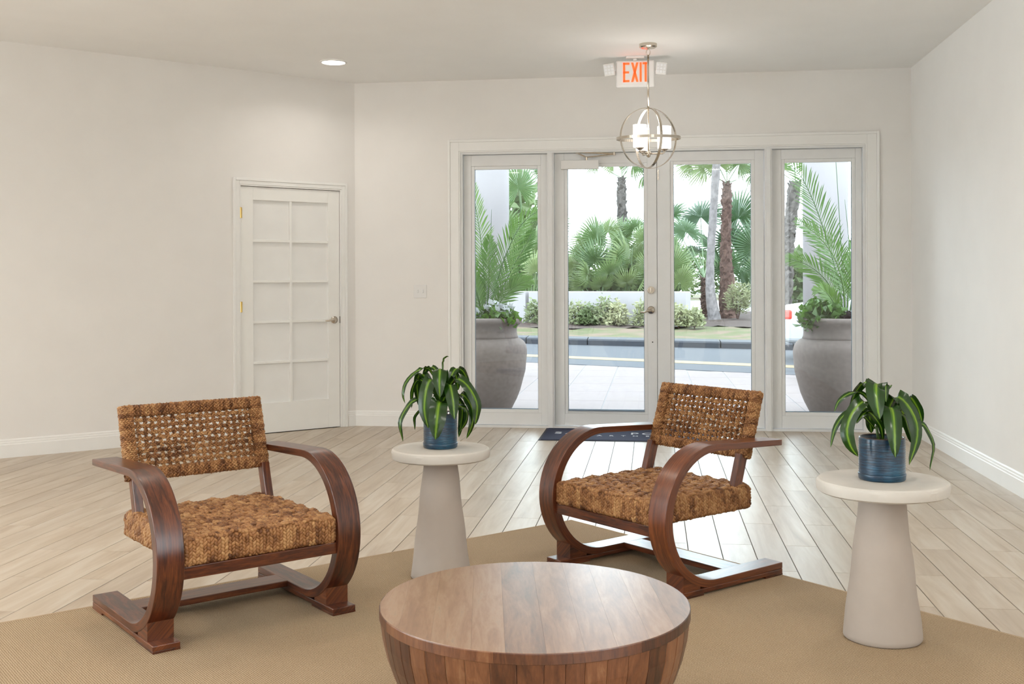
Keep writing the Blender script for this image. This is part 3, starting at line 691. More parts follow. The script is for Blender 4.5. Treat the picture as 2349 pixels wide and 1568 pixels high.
    for i in range(nt_):
        y = Y1+.013+(Y2-Y1-.026)*i/(nt_-1); pts, nr = wrap(-SX-.006, SX+.006, (i % 2), 22)
        b = Braid(); b.rope([(p, y, z-.001) for p, z in pts], [(a, 0, c) for a, c in nr], wd=.0265, pitch=.0125, thick=.013, ln=.0118, ang=36); b.build('cord', seat)
    # backrest, in a plane tilted backwards
    tilt = math.radians(17.4)
    BM = np.array(Matrix.Translation((0, .105-.335, .495)) @ Matrix.Rotation(tilt, 4, 'X'))
    def tb(p): return (BM[:3, :3]@np.array(p).T).T+BM[:3, 3]
    HB = .300; XB = .293; e1 = .024     # height, half width, border half-size
    back = None; b = Braid()
    def ring(cx_, cz, hx_, hz, horizontal, pos):
        pts = []; nr = []
        for a in np.linspace(0, 2*math.pi, 21):
            ca, sa = math.cos(a), math.sin(a); k = (abs(ca)**4+abs(sa)**4)**-.25
            if horizontal: pts.append((pos, .0165*sa*k, cz+hz*ca*k)); nr.append((0, sa, ca))     # wrap round a horizontal bar
            else: pts.append((cx_+hx_*ca*k, .017*sa*k, pos)); nr.append((ca, sa, 0))
        R3 = BM[:3, :3]
        return tb(pts), (R3@np.array(nr).T).T
    for i in range(38):
        x = -XB+.010+(2*XB-.020)*i/37
        b.rope(*ring(0, HB-e1, 0, e1-.005, True, x)); b.rope(*ring(0, e1, 0, e1-.005, True, x))
    for i in range(18):
        z = .012+(HB-.024)*i/17
        for sx in (-1, 1): b.rope(*ring(sx*(XB-e1+.002), 0, e1-.001, 0, False, z))
    back = b.build('backrest', t)
    bars = B()
    for q in ((-XB+.012, XB-.012, HB-.036, HB-.012), (-XB+.012, XB-.012, .012, .036)): box(bars, q[0], q[1], -.010, .010, q[2], q[3], Matrix(BM.tolist()))
    for sx in (-1, 1): box(bars, min(sx*(XB-.036), sx*(XB-.012)), max(sx*(XB-.036), sx*(XB-.012)), -.010, .010, .02, HB-.02, Matrix(BM.tolist()))
    obj('back_frame', bars, M['core'], back)
    R3 = BM[:3, :3]; nv_, nh = 17, 8
    xs = np.linspace(-XB+.065, XB-.065, nv_); zs = np.linspace(.065, HB-.063, nh)
    for i, x in enumerate(xs):
        zz = np.linspace(.035, HB-.035, 45); pts = []
        for z in zz:
            q = (z-zs[0])/(zs[1]-zs[0]); pts.append((x+.0012*math.sin(z*40+i), .0055*math.cos(math.pi*(q+i)), z))
        bb_ = Braid(); bb_.rope(tb(pts), (R3@np.tile([[0], [1], [0]], (1, len(pts)))).T, wd=.0136, pitch=.0122, thick=.0105, ln=.0088); bb_.build('cord', back)
    for i, z in enumerate(zs):
        xx = np.linspace(-XB+.035, XB-.035, 90); pts = []
        for x in xx:
            q = (x-xs[0])/(xs[1]-xs[0]); pts.append((x, -.0055*math.cos(math.pi*(q+i)), z+.0012*math.sin(x*35+i)))
        bb_ = Braid(); bb_.rope(tb(pts), (R3@np.tile([[0], [1], [0]], (1, len(pts)))).T, wd=.0136, pitch=.0122, thick=.0105, ln=.0088); bb_.build('cord', back)
    return t
def rep_copy(o, parent=None):
    c = o.copy(); C.objects.link(c); c.parent = parent
    for ch in list(o.children): rep_copy(ch, c)
    return c
ch1 = make_chair()
def place(o, O, f, inw, th, label):
    c = Vector(O)+Vector(f)*.335+Vector(inw)*W2
    o.location = (c.x, c.y, RUGZ); o.rotation_euler = (0, 0, math.radians(th)); tagp(o, label, 'armchair', 'woven bentwood armchairs')
ch2 = rep_copy(ch1)
q = .70711
place(ch1, (-2.164, 3.985, 0), (q, -q, 0), (q, q, 0), -135, 'dark bentwood armchair with braided seat on the left, nearest the small white door')
place(ch2, (.554, 4.791, 0), (-q, -q, 0), (-q, q, 0), 135, 'dark bentwood armchair with braided seat on the right, backed by the glass entrance')

# ------------------------------------------------------------------ coffee table
ct = empty('coffee_table', (-.3145, 2.886, RUGZ), label='round drum coffee table of mixed brown wood staves in the foreground', cat='coffee table')
TH = .42-RUGZ; TR = .411
def rz(z): dz = TH-z; return TR-1.2*dz*dz
bm = B(); lathe(bm, [(.05, .004), (rz(0)-.03, .004), (rz(.2)-.03, .2), (rz(.38)-.032, TH-.03), (.05, TH-.03)], 48); obj('core', bm, M['core'], ct)
pa = .152; pc, ps = math.cos(pa), math.sin(pa)     # plank direction (local v), across (local u)
edges = [-.42, -.345, -.262, -.165, -.085, .010, .100, .178, .262, .335, .42]
for a, b_ in zip(edges, edges[1:]):
    a += .00012; b_ -= .00012; poly = []
    rr = TR-.0006
    aa, bb2 = max(a, -rr+.0001), min(b_, rr-.0001)
    up_ = [(uu, math.sqrt(max(0, rr*rr-uu*uu))) for uu in np.linspace(aa, bb2, 9)]
    poly = up_+[(uu, -vv) for uu, vv in reversed(up_)]
    cu = (a+b_)/2; bm = B(); n = len(poly)
    ring_ = lambda z, s: [bm.verts.new((uu-cu, vv*s, z)) for uu, vv in poly]
    lo = ring_(TH-.026, 1); m_ = ring_(TH-.0012, 1); hi = ring_(TH, .9985)
    bm.faces.new(lo[::-1]); bm.faces.new(hi)
    for A_, B_ in ((lo, m_), (m_, hi)):
        for i in range(n): bm.faces.new((A_[i], A_[(i+1)%n], B_[(i+1)%n], B_[i]))
    bmesh.ops.remove_doubles(bm, verts=bm.verts, dist=1e-5)
    obj('plank', bm, M['tabletop'], ct, loc=(cu*pc, cu*ps, 0), rot=(0, 0, pa))
ns = 46
aw = [0]
for i in range(ns): aw.append(aw[-1]+.75+.5*rng.random())
aw = [2*math.pi*x/aw[-1] for x in aw]
for i in range(ns):
    a0, a1 = aw[i]+.0011, aw[i+1]-.0011; bm = B(); rows = []
    zs_ = np.linspace(0, TH-.0275, 9); am = (a0+a1)/2
    for z in zs_:
        r_ = rz(z); row = []
        for (rr, a) in ((r_-.0010, a0), (r_, a0+.006), (r_, am), (r_, a1-.006), (r_-.0010, a1), (r_-.026, a1), (r_-.026, a0)): row.append(bm.verts.new((rr*math.cos(a-am), rr*math.sin(a-am), z)))
        rows.append(row)
    for A_, B_ in zip(rows, rows[1:]):
        for k2 in range(7): bm.faces.new((A_[k2], A_[(k2+1)%7], B_[(k2+1)%7], B_[k2]))
    bm.faces.new(rows[0][::-1]); bm.faces.new(rows[-1])
    obj('stave', bm, M['stave'], ct, rot=(0, 0, am), smooth=False)
nseg = 14
for i in range(nseg):
    a0 = 2*math.pi*i/nseg+.1; a1 = a0+2*math.pi/nseg-.0012; bm = B(); rows = []
    for a in np.linspace(a0, a1, 9):
        rows.append([bm.verts.new((r_*math.cos(a-a0), r_*math.sin(a-a0), z)) for r_, z in ((TR+.0006, TH-.0270), (TR+.0012, TH-.0260), (TR+.0012, TH-.003), (TR+.0002, TH-.0008), (TR-.02, TH-.0015), (TR-.02, TH-.027))])
    for A_, B_ in zip(rows, rows[1:]):
        for k2 in range(6): bm.faces.new((A_[k2], A_[(k2+1)%6], B_[(k2+1)%6], B_[k2]))
    bm.faces.new(rows[0]); bm.faces.new(rows[-1][::-1]); obj('rim_segment', bm, M['stave'], ct, rot=(0, 0, a0), smooth=False)

# ------------------------------------------------------------------ side tables, pots, plants
def side_table(x, y, rt_, rb, rc, h_, label):
    t = empty('side_table', (x, y, 0), label=label, cat='side table', group='pale plaster pedestal tables')
    z0 = RUGZ
    bm = B(); prof = [(.01, z0), (rb-.006, z0), (rb, z0+.006), (rb-.001, z0+.02)]
    for k in range(1, 12): qq = k/11; prof.append((rb+(rc-rb)*qq**.94, z0+.02+(h_-.044-z0-.02)*qq))
    lathe(bm, prof, 64)
    for v_ in bm.verts: v_.co.x += .0016*math.sin(v_.co.z*31+v_.co.y*40); v_.co.y += .0016*math.sin(v_.co.z*27+v_.co.x*37)
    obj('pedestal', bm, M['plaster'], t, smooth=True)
    bm = B(); lathe(bm, [(.01, h_-.046), (rt_-.012, h_-.046), (rt_-.003, h_-.040), (rt_-.001, h_-.030), (rt_, h_-.014), (rt_-.003, h_-.006), (rt_-.010, h_-.001), (rt_-.03, h_), (rt_-.032, h_), (rt_*.5, h_), (.01, h_)], 96)
    for v_ in bm.verts:
        a = math.atan2(v_.co.y, v_.co.x); r_ = math.hypot(v_.co.x, v_.co.y)
        if r_ > rt_*.8: s = 1+.006*math.sin(3*a+1)+.004*math.sin(7*a+v_.co.z*60); v_.co.x *= s; v_.co.y *= s
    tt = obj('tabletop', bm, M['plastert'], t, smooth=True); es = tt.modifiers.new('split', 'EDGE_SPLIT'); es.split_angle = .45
    return t
side_table(.807, 3.992, .228, .136, .076, .569, 'pale plaster pedestal side table at the right, beside the right armchair')
side_table(-.906, 4.60, .212, .128, .070, .563, 'pale plaster pedestal side table between the armchairs, behind the coffee table')
def pot(x, y, z, r_, h_, label):
    t = empty('plant_pot', (x, y, z), label=label, cat='plant pot', group='blue glazed plant pots')
    bm = B(); lathe(bm, [(.01, .004), (r_-.01, .004), (r_-.004, .010), (r_-.003, .028), (r_-.003, h_-.006), (r_-.004, h_), (r_-.010, h_), (r_-.011, h_-.03), (.01, h_-.032)], 64)
    for v_ in bm.verts:
        pass
    pb = obj('pot_body', bm, M['potg'], t, smooth=True)
    bm = B()
    for k in range(13):                                 # throwing ridges
        zz = .036+k*(h_-.048)/12.6; lathe(bm, [(r_-.0035, zz-.0022), (r_-.0018, zz), (r_-.0035, zz+.0022)], 64, (False, False))
    obj('ridge', bm, M['potg'], pb, smooth=True)['kind'] = 'stuff'
    bm = B(); lathe(bm, [(.01, 0), (r_-.006, 0), (r_-.002, .004), (r_, .020), (r_-.001, .0235), (r_-.004, .0235), (r_-.006, .012), (.01, .010)], 64); obj('saucer', bm, M['potg'], t, smooth=True)
    bm = B(); lathe(bm, [(r_-.0042, h_-.0025), (r_-.0036, h_-.0005), (r_-.006, h_+.0009), (r_-.0095, h_+.0005), (r_-.0105, h_-.002)], 64, (False, False)); obj('rim', bm, M['rimg'], t, smooth=True)
    bm = B(); bmesh.ops.create_grid(bm, x_segments=20, y_segments=20, size=r_-.012)
    for v_ in bm.verts:
        x_, y_ = v_.co.x, v_.co.y; m_ = max(abs(x_), abs(y_)); l_ = math.hypot(x_, y_)
        if l_ > 0: v_.co.x, v_.co.y = x_*m_/l_, y_*m_/l_
        v_.co.z = h_-.020+rng.normal()*.0018
    obj('soil', bm, M['soil'], t)
    return t
pot(.807, 3.99, .5695, .082, .150, 'blue glazed pot with saucer on the right side table')
pot(-.906, 4.60, .5635, .075, .150, 'blue glazed pot with saucer on the side table between the chairs')
LEAVES_R = [(0.059, [(0.006, 0.001, 0.198), (-0.005, -0.009, 0.293), (-0.022, -0.038, 0.341), (-0.036, -0.08, 0.332), (-0.037, -0.106, 0.28), (-0.029, -0.115, 0.227)]), (0.057, [(0.014, -0.008, 0.18), (0.016, -0.048, 0.254), (0.02, -0.078, 0.251), (0.018, -0.119, 0.188), (0.018, -0.134, 0.098)]), (0.048, [(0.013, 0.002, 0.198), (0.039, -0.015, 0.291), (0.08, -0.03, 0.27), (0.108, -0.047, 0.206), (0.105, -0.057, 0.141), (0.08, -0.06, 0.062)]), (0.02, [(0.029, 0.004, 0.178), (0.123, 0.016, 0.195), (0.153, 0.01, 0.186), (0.178, 0.003, 0.12), (0.163, 0.001, 0.032)]), (0.042, [(-0.0, -0.0, 0.198), (-0.056, -0.037, 0.279), (-0.106, -0.064, 0.252), (-0.136, -0.088, 0.188), (-0.125, -0.097, 0.13), (-0.099, -0.093, 0.094)]), (0.035, [(-0.002, 0.01, 0.211), (-0.044, 0.025, 0.337), (-0.08, 0.04, 0.308), (-0.103, 0.047, 0.244)]), (0.016, [(-0.017, -0.002, 0.225), (-0.06, -0.008, 0.299), (-0.108, -0.024, 0.308), (-0.153, -0.04, 0.282), (-0.17, -0.042, 0.242)]), (0.019, [(-0.024, -0.003, 0.178), (-0.087, -0.031, 0.245), (-0.132, -0.047, 0.237), (-0.17, -0.062, 0.191), (-0.189, -0.075, 0.121)]), (0.034, [(0.002, 0.01, 0.17), (-0.025, 0.057, 0.238), (-0.024, 0.088, 0.194), (-0.017, 0.099, 0.15)]), (0.032, [(0.025, 0.013, 0.21), (0.096, 0.053, 0.288), (0.138, 0.068, 0.249), (0.157, 0.081, 0.19)]), (0.02, [(0.003, 0.0, 0.172), (-0.043, -0.006, 0.252), (-0.072, -0.019, 0.24), (-0.092, -0.032, 0.2)]), (0.032, [(0.016, 0.002, 0.178), (0.065, -0.012, 0.234), (0.089, -0.019, 0.175), (0.105, -0.027, 0.124)]), (0.008, [(0.016, 0.002, 0.245), (0.02, 0.003, 0.312), (0.037, 0.005, 0.334)]), (0.023, [(0.003, 0.0, 0.198), (0.036, 0.005, 0.265), (0.061, -0.002, 0.273), (0.091, -0.008, 0.247)]), (0.02, [(0.001, -0.01, 0.143), (-0.013, -0.032, 0.196), (-0.058, -0.048, 0.244), (-0.1, -0.063, 0.205)]), (0.031, [(0.017, 0.022, 0.176), (0.063, 0.069, 0.238), (0.104, 0.104, 0.214), (0.122, 0.127, 0.149)]), (0.027, [(0.011, 0.001, 0.198), (0.007, 0.001, 0.306), (0.009, -0.019, 0.338), (0.007, -0.039, 0.277)])]
LEAVES_L = [(0.056, [(0.013, 0.002, 0.197), (0.008, -0.007, 0.288), (0.007, -0.034, 0.34), (0.011, -0.069, 0.331), (0.015, -0.094, 0.282), (0.02, -0.103, 0.226)]), (0.008, [(0.012, 0.002, 0.287), (0.012, 0.002, 0.364), (0.021, 0.003, 0.388), (0.04, -0.005, 0.392)]), (0.053, [(0.006, 0.001, 0.183), (-0.023, -0.043, 0.295), (-0.045, -0.076, 0.26), (-0.05, -0.097, 0.173), (-0.03, -0.105, 0.096)]), (0.068, [(0.015, -0.008, 0.164), (0.013, -0.069, 0.205), (0.01, -0.11, 0.168), (0.009, -0.13, 0.117), (0.006, -0.135, 0.052)]), (0.05, [(0.02, 0.003, 0.197), (0.045, -0.035, 0.267), (0.057, -0.063, 0.266), (0.074, -0.091, 0.201), (0.081, -0.1, 0.133)]), (0.042, [(0.024, 0.003, 0.218), (0.065, -0.012, 0.296), (0.123, -0.024, 0.27), (0.164, -0.039, 0.203), (0.166, -0.039, 0.148), (0.159, -0.04, 0.106)]), (0.035, [(0.022, 0.013, 0.238), (0.056, 0.038, 0.33), (0.088, 0.062, 0.325), (0.114, 0.075, 0.266)]), (0.017, [(-0.001, -0.0, 0.232), (-0.045, -0.006, 0.336), (-0.101, -0.023, 0.327), (-0.144, -0.039, 0.279), (-0.153, -0.05, 0.235), (-0.144, -0.049, 0.193)]), (0.036, [(-0.003, 0.01, 0.21), (-0.082, 0.02, 0.313), (-0.109, 0.036, 0.269), (-0.103, 0.047, 0.168)]), (0.019, [(-0.008, -0.001, 0.211), (-0.085, -0.001, 0.29), (-0.122, 0.004, 0.251), (-0.128, 0.004, 0.166)]), (0.022, [(-0.004, -0.001, 0.19), (-0.094, -0.042, 0.209), (-0.14, -0.058, 0.168), (-0.162, -0.071, 0.107), (-0.148, -0.07, 0.033)]), (0.014, [(-0.001, -0.0, 0.169), (-0.08, -0.01, 0.163), (-0.11, -0.014, 0.128), (-0.108, -0.014, 0.076)]), (0.032, [(0.028, 0.014, 0.182), (0.063, 0.058, 0.202), (0.083, 0.081, 0.147), (0.064, 0.089, 0.031)]), (0.032, [(0.027, 0.003, 0.197), (0.091, 0.002, 0.229), (0.137, -0.003, 0.178), (0.143, -0.012, 0.11), (0.117, -0.015, 0.041)]), (0.029, [(0.016, 0.022, 0.23), (0.046, 0.056, 0.318), (0.058, 0.088, 0.287), (0.059, 0.108, 0.236)]), (0.021, [(0.027, 0.003, 0.183), (0.101, 0.023, 0.168), (0.111, 0.024, 0.119), (0.081, 0.01, 0.063)]), (0.025, [(0.01, 0.001, 0.225), (-0.025, 0.017, 0.334), (-0.061, 0.022, 0.337), (-0.084, 0.029, 0.298)]), (0.028, [(0.014, 0.002, 0.183), (0.026, -0.027, 0.221), (0.019, -0.058, 0.19), (0.021, -0.078, 0.144)])]
def strap_leaf(wd, pts, parent, twist=0, seed=0):
    P_ = smooth_poly(pts, 16); n = len(P_); v_ = []; uv = []; f = []
    tip = P_[-1]-P_[0]; az = Vector((tip[0], tip[1], 0))
    if az.length < .02: az = Vector((0, -1, 0))
    az.normalize(); side0 = Vector((-az.y, az.x, 0))
    vw = Vector((.13, -.99, 0))
    for i in range(n):
        qq = i/(n-1); t = Vector(P_[min(i+1, n-1)]-P_[max(i-1, 0)]).normalized()
        # wide face is turned partly to the room
        s_ = side0-t*side0.dot(t); s2 = t.cross(vw); s2 = s2 if s2.length > .1 else side0.copy()
        if s_.length < .05: s_ = s2
        s_.normalize(); s2.normalize()
        if s2.dot(s_) < 0: s2 = -s2
        s_ = (s_*.45+s2*.55).normalized()
        nn = s_.cross(t).normalized()
        if nn.dot(Vector((0, 0, 1))) < 0 and i < 6: nn = -nn
        wv = wd*.56*(min(1, .30+2.8*qq) if qq < .4 else 1)*(1 if qq < .62 else max(.02, math.cos((qq-.62)/.38*math.pi/2)**.8))
        p = Vector(P_[i]); wav = .0018*math.sin(qq*19+seed)
        for k, u_ in enumerate((-1, -.5, 0, .5, 1)):
            v_.append(p+s_*wv*u_+nn*(abs(u_)*wv*.28+(wav if abs(u_) == 1 else 0))); uv.append((.5+u_*.5, qq))
    for i in range(n-1):
        for k in range(4): f.append((5*i+k, 5*i+k+1, 5*i+6+k, 5*i+5+k))
    return link('leaf', pymesh('leaf', v_, f, uv), M['leaf'], parent, smooth=True)
def house_plant(x, y, z, leaves, label, hstem):
    t = empty('dracaena_plant', (x, y, z), label=label, cat='houseplant', group='striped houseplants in blue pots')
    bm = B(); tube(bm, [(0, 0, .118), (.002, 0, .16), (-.002, .002, hstem)], [.008, .007, .005], 8); tube(bm, [(-.008, .004, .118), (-.013, 0, .15), (-.02, -.004, .19)], [.006, .006, .004], 8); obj('stem', bm, M['stem'], t, smooth=True)
    for i, (wd, pts) in enumerate(leaves): strap_leaf(wd, pts, t, seed=i)
    return t
house_plant(.807, 3.99, .569, LEAVES_R, 'green houseplant with yellow striped arching leaves in the pot on the right side table', .24)
house_plant(-.906, 4.60, .563, LEAVES_L, 'green drooping houseplant with a tall leaf tip, potted between the two armchairs', .24)

# ------------------------------------------------------------------ outdoors: ground
def poly_slab(name, pts, z0, z1, mat, **k):
    bm = B(); a = [bm.verts.new((x, y, z0)) for x, y in pts]; b_ = [bm.verts.new((x, y, z1)) for x, y in pts]; n = len(pts)
    bm.faces.new(a[::-1]); bm.faces.new(b_)
    for i in range(n): bm.faces.new((a[i], a[(i+1)%n], b_[(i+1)%n], b_[i]))
    return st(name, bm, mat, **k)
near_y = lambda x: 16.18-.535*x
yel_y = lambda x: 17.52-.515*x
kb_y = lambda x: 21.55-.345*x
kt_y = lambda x: 22.75-.30*x
poly_slab('terrain', [(-60, Y0+.4), (60, Y0+.4), (60, 160), (-60, 160)], -.4, -.06, M['ground'])
ter = poly_slab('terrace', [(-9, Y0+T+.001), (9, Y0+T+.001), (9, near_y(9)+.1), (-9, near_y(-9)+.1)], -.06, -.004, M['joint'])
pm = None
for i in range(-8, 9):
    for j in range(0, 13):
        x0 = -.01+.5*i; yy = 9.7+1.0*j
        if yy+.2 > near_y(x0+.5): continue
        if pm is None:
            bm = B(); box(bm, .004, .496, .003, .997, -.02, 0); o = obj('paving_slab', bm, M['concrete'], ter, (x0, yy, 0), bevel=.003, seg=1); pm = o.data
        else:
            o = bpy.data.objects.new('paving_slab', pm); C.objects.link(o); o.parent = ter; o.location = (x0, yy, 0); m_ = o.modifiers.new('bevel', 'BEVEL'); m_.width = .003; m_.segments = 1
poly_slab('road', [(-9, near_y(-9)), (9, near_y(9)), (9, kb_y(9)+.3), (-9, kb_y(-9)+.3)], -.05, .004, M['road'])
ys = st('road_line', box(B(), -9, -8.9, 0, .1, 0, .001), M['yellow']) if False else None
yl = poly_slab('road_line', [(-9, yel_y(-9)-.12), (9, yel_y(9)-.12), (9, yel_y(9)+.42), (-9, yel_y(-9)+.42)], .003, .008, M['yellow'])
kst = empty('kerb', (0, 0, 0), kind='structure')
for i in range(-7, 8):
    x0, x1 = i*1.3+.01, (i+1)*1.3-.01; bm = B(); y = lambda x: kb_y(x)
    pr = [(0, .0), (.0, .10), (.03, .13), (.62, .145), (.66, 0)]
    a = [bm.verts.new((x0, y(x0)+d, z)) for d, z in pr]; b_ = [bm.verts.new((x1, y(x1)+d, z)) for d, z in pr]
    bm.faces.new(a[::-1]); bm.faces.new(b_)
    for k in range(5): bm.faces.new((a[k], a[(k+1)%5], b_[(k+1)%5], b_[k]))
    obj('kerb_stone', bm, M['kerb'], kst)
# lawn that rises slightly, and the mulch bed
bm = B(); gx = np.linspace(-9, 9, 60); gy = np.linspace(0, 1, 30); vv = []
for j in gy:
    row = []
    for x in gx: y = kb_y(x)+.62+j*(34-kb_y(x)); row.append(bm.verts.new((x, y, .10+.02*math.sin(x*2.1+j*9)+.012*rng.normal())))
    vv.append(row)
for a, b_ in zip(vv, vv[1:]):
    for k in range(len(a)-1): bm.faces.new((a[k], a[k+1], b_[k+1], b_[k]))
g = obj('lawn', bm, M['grass'], smooth=True); g['kind'] = 'structure'
bm = B(); vv = []
for j in np.linspace(0, 1, 26):
    row = []
    for x in gx: y = (27.4+.25*math.sin(x*1.3)+(.42*max(0, x)) -.1*min(0, x)) + j*13; row.append(bm.verts.new((x, y, .115+.05*min(1, j*6)+.02*rng.normal())))
    vv.append(row)
for a, b_ in zip(vv, vv[1:]):
    for k in range(len(a)-1): bm.faces.new((a[k], a[k+1], b_[k+1], b_[k]))
g = obj('mulch_bed', bm, M['mulch']); g['kind'] = 'structure'
poly_slab('parking_lot', [(-40, 40), (40, 40), (40, 75), (-40, 75)], -.05, .02, simple('bright_concrete', (.27, .27, .27), .8))
poly_slab('far_lawn', [(-60, 75), (60, 75), (60, 110), (-60, 110)], -.05, .04, M['grass'])
# planter wall
def wall_seg(name, p, q_, h_, th, mat, label=None):
    p, q_ = Vector((*p, 0)), Vector((*q_, 0)); d = (q_-p).normalized(); n = Vector((-d.y, d.x, 0)); bm = B()
    pts = [p, q_, q_+n*th, p+n*th]; a = [bm.verts.new(x) for x in pts]; b_ = [bm.verts.new(x+Vector((0,0,h_))) for x in pts]
    bm.faces.new(a[::-1]); bm.faces.new(b_)
    for i in range(4): bm.faces.new((a[i], a[(i+1)%4], b_[(i+1)%4], b_[i]))
    return obj(name, bm, mat, bevel=.02)
o = wall_seg('planter_wall', (-3.45, 30.4), (.86, 28.2), 1.03, .3, M['stucco']); tagp(o, 'long low white stucco planter wall below the fan palms', 'wall')
o = wall_seg('planter_wall', (-7.5, 33.2), (-3.55, 30.5), 1.03, .3, M['stucco']); tagp(o, 'grey shaded planter wall return seen behind the left urn', 'wall')

# columns
for x, y, lab in ((-2.19, 14.5, 'round white column behind the left urn, outside the glass'), (2.235, 14.5, 'round white column behind the right urn, outside the glass')):
    e = empty('column', (x, y, 0), label=lab, cat='column', group='white porch columns')
    bm = B(); lathe(bm, [(.285, .12), (.285, 6.0)], 64); obj('shaft', bm, M['colm'], e, smooth=True)
    bm = B(); lathe(bm, [(.34, 0), (.34, .10), (.32, .12), (.28, .13)], 64); obj('plinth', bm, M['colm'], e)

# ------------------------------------------------------------------ foliage makers
def fan_leaf_mesh(name, r=.85, nb=34, pet=.9, spread=300, droop=.25, seed=0, mat='palm'):
    rg = random.Random(seed); v_ = []; f = []; uv = []
    hub = Vector((0, pet, 0))
    # petiole
    k0 = len(v_)
    for i in range(5):
        y = pet*i/4
        for a in range(4): v_.append(Vector((.014*math.cos(a*math.pi/2), y, .014*math.sin(a*math.pi/2)))); uv.append((.5, .1))
    for i in range(4):
        for a in range(4): f.append((k0+4*i+a, k0+4*i+(a+1)%4, k0+4*i+4+(a+1)%4, k0+4*i+4+a))
    for i in range(nb):
        a = math.radians(-spread/2+spread*(i+.5)/nb); da = math.radians(spread/nb)/2
        R_ = r*(.78+.22*math.cos(a*.55))*(1+rg.uniform(-.07, .05)); d = Vector((math.sin(a), math.cos(a), 0))
        def pt(ang, rad, z): return hub+Vector((math.sin(ang)*rad, math.cos(ang)*rad, z-.10*(rad/r)**2*r*abs(math.sin(a))))
        fold = .028*r; k = len(v_)
        dz = -droop*r*rg.uniform(.4, 1.4)
        v_ += [hub, pt(a-da, .30*r, .0), pt(a, .30*r, fold), pt(a+da, .30*r, 0), pt(a-da*1.0, .60*R_, dz*.08), pt(a, .60*R_, fold+dz*.08), pt(a+da*1.0, .60*R_, dz*.08), pt(a-da*.45, .82*R_, dz*.35), pt(a+da*.45, .82*R_, dz*.35), pt(a+rg.uniform(-.03, .03), R_, dz)]
        uv += [(.5, 0)]+[(rg.random(), .3)]*3+[(rg.random(), .6)]*3+[(.5, .8)]*2+[(.5, 1)]
        f += [(k, k+1, k+2), (k, k+2, k+3), (k+1, k+4, k+5, k+2), (k+2, k+5, k+6, k+3), (k+4, k+7, k+5), (k+5, k+7, k+8), (k+5, k+8, k+6), (k+7, k+9, k+8)]
    me = pymesh(name, v_, f, uv); me.materials.append(M[mat]); return me
FAN = [fan_leaf_mesh('fan', .80, 36, .8, 310, .22, 1), fan_leaf_mesh('fan', .82, 40, .8, 320, .45, 2), fan_leaf_mesh('fan', .78, 34, .8, 280, .9, 3)]
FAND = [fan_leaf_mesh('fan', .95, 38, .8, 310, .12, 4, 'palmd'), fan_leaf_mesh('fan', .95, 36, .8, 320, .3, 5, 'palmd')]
def frond_obj(me, parent, base, target_dir, face, scale=1.0):
    """petiole from base along target_dir; blade upper side turned to 'face'"""
    y = Vector(target_dir).normalized(); z = Vector(face); z = (z-y*z.dot(y)).normalized(); x = y.cross(z)
    o = bpy.data.objects.new('frond', me); C.objects.link(o); o.parent = parent
    m = Matrix(((x.x, y.x, z.x, base[0]), (x.y, y.y, z.y, base[1]), (x.z, y.z, z.z, base[2]), (0, 0, 0, 1))) @ Matrix.Scale(scale, 4)
    o.matrix_local = m; return o
def trunk(parent, pts, rads, mat, rough=.02, seg=14):
    P_ = smooth_poly(pts, 40); R_ = np.interp(np.linspace(0, 1, 40), np.linspace(0, 1, len(rads)), rads); bm = B(); tube(bm, P_, R_, seg)
    for v_ in bm.verts: v_.co += Vector(rng.normal(size=3)*rough)
    return obj('trunk', bm, mat, parent)
def boots(parent, pts, rads, n, mat):
    """old leaf bases clinging to the trunk"""
    P_ = smooth_poly(pts, 40); R_ = np.interp(np.linspace(0, 1, 40), np.linspace(0, 1, len(rads)), rads); bm = B()
    for i in range(n):
        k = int((i+.5)/n*39); a = i*2.4; d = Vector((math.cos(a), math.sin(a), 0)); p = Vector(P_[k])+d*R_[k]*.85; s_ = Vector((-d.y, d.x, 0))
        w_ = R_[k]*.42; q4 = [p-s_*w_, p+s_*w_, p+s_*w_*.5+d*.07+Vector((0,0,.13)), p-s_*w_*.5+d*.07+Vector((0,0,.13))]
        q5 = [x-d*.04 for x in q4]; a_ = [bm.verts.new(x) for x in q4]; b_ = [bm.verts.new(x) for x in q5]
        bm.faces.new(a_); bm.faces.new(b_[::-1])
        for j in range(4): bm.faces.new((a_[j], a_[(j+1)%4], b_[(j+1)%4], b_[j]))
    o = obj('leaf_base', bm, mat, parent); o['kind'] = 'stuff'
def fan_palm(base, hubs, label, meshes, trunk_pts=None, rads=None, tm='trunkg', nb=0, extra=0, group='fan palms outside'):
    """hubs: world points where leaf blades centre"""
    e = empty('fan_palm', base, label=label, cat='palm tree', group=group); Bv = Vector(base)
    if trunk_pts:
        loc = [tuple(Vector(p)-Bv) for p in trunk_pts]; trunk(e, loc, rads, M[tm]); 
        if nb: boots(e, loc, rads, nb, M[tm])
        crown = Vector(loc[-1])
    else: crown = Vector((0, 0, .25))
    for i, hb in enumerate(hubs):
        hb, sc = (hb[:3], hb[3]) if len(hb) == 4 else (hb, 1.0)
        tgt = Vector(hb)-Bv; d = tgt-crown; L = d.length; d.normalize()
        me = meshes[i % len(meshes)]; b0 = tgt-d*.8*sc
        face = Vector((rng.normal()*.45, -1.0, .45+rng.normal()*.4)); frond_obj(me, e, b0, d+Vector((0, 0, .05)), face, sc)
        if L > .8*sc+.1:
            bm = B(); tube(bm, [crown, b0], .016, 6); obj('stalk', bm, M['stalk'], e)
    for i in range(extra):
        a = i*2.4; d = Vector((math.cos(a), math.sin(a), rng.uniform(-.1, .9))).normalized(); frond_obj(meshes[i % len(meshes)], e, crown, d, Vector((0, 0, 1))-d*.3, 1.0)
    return e
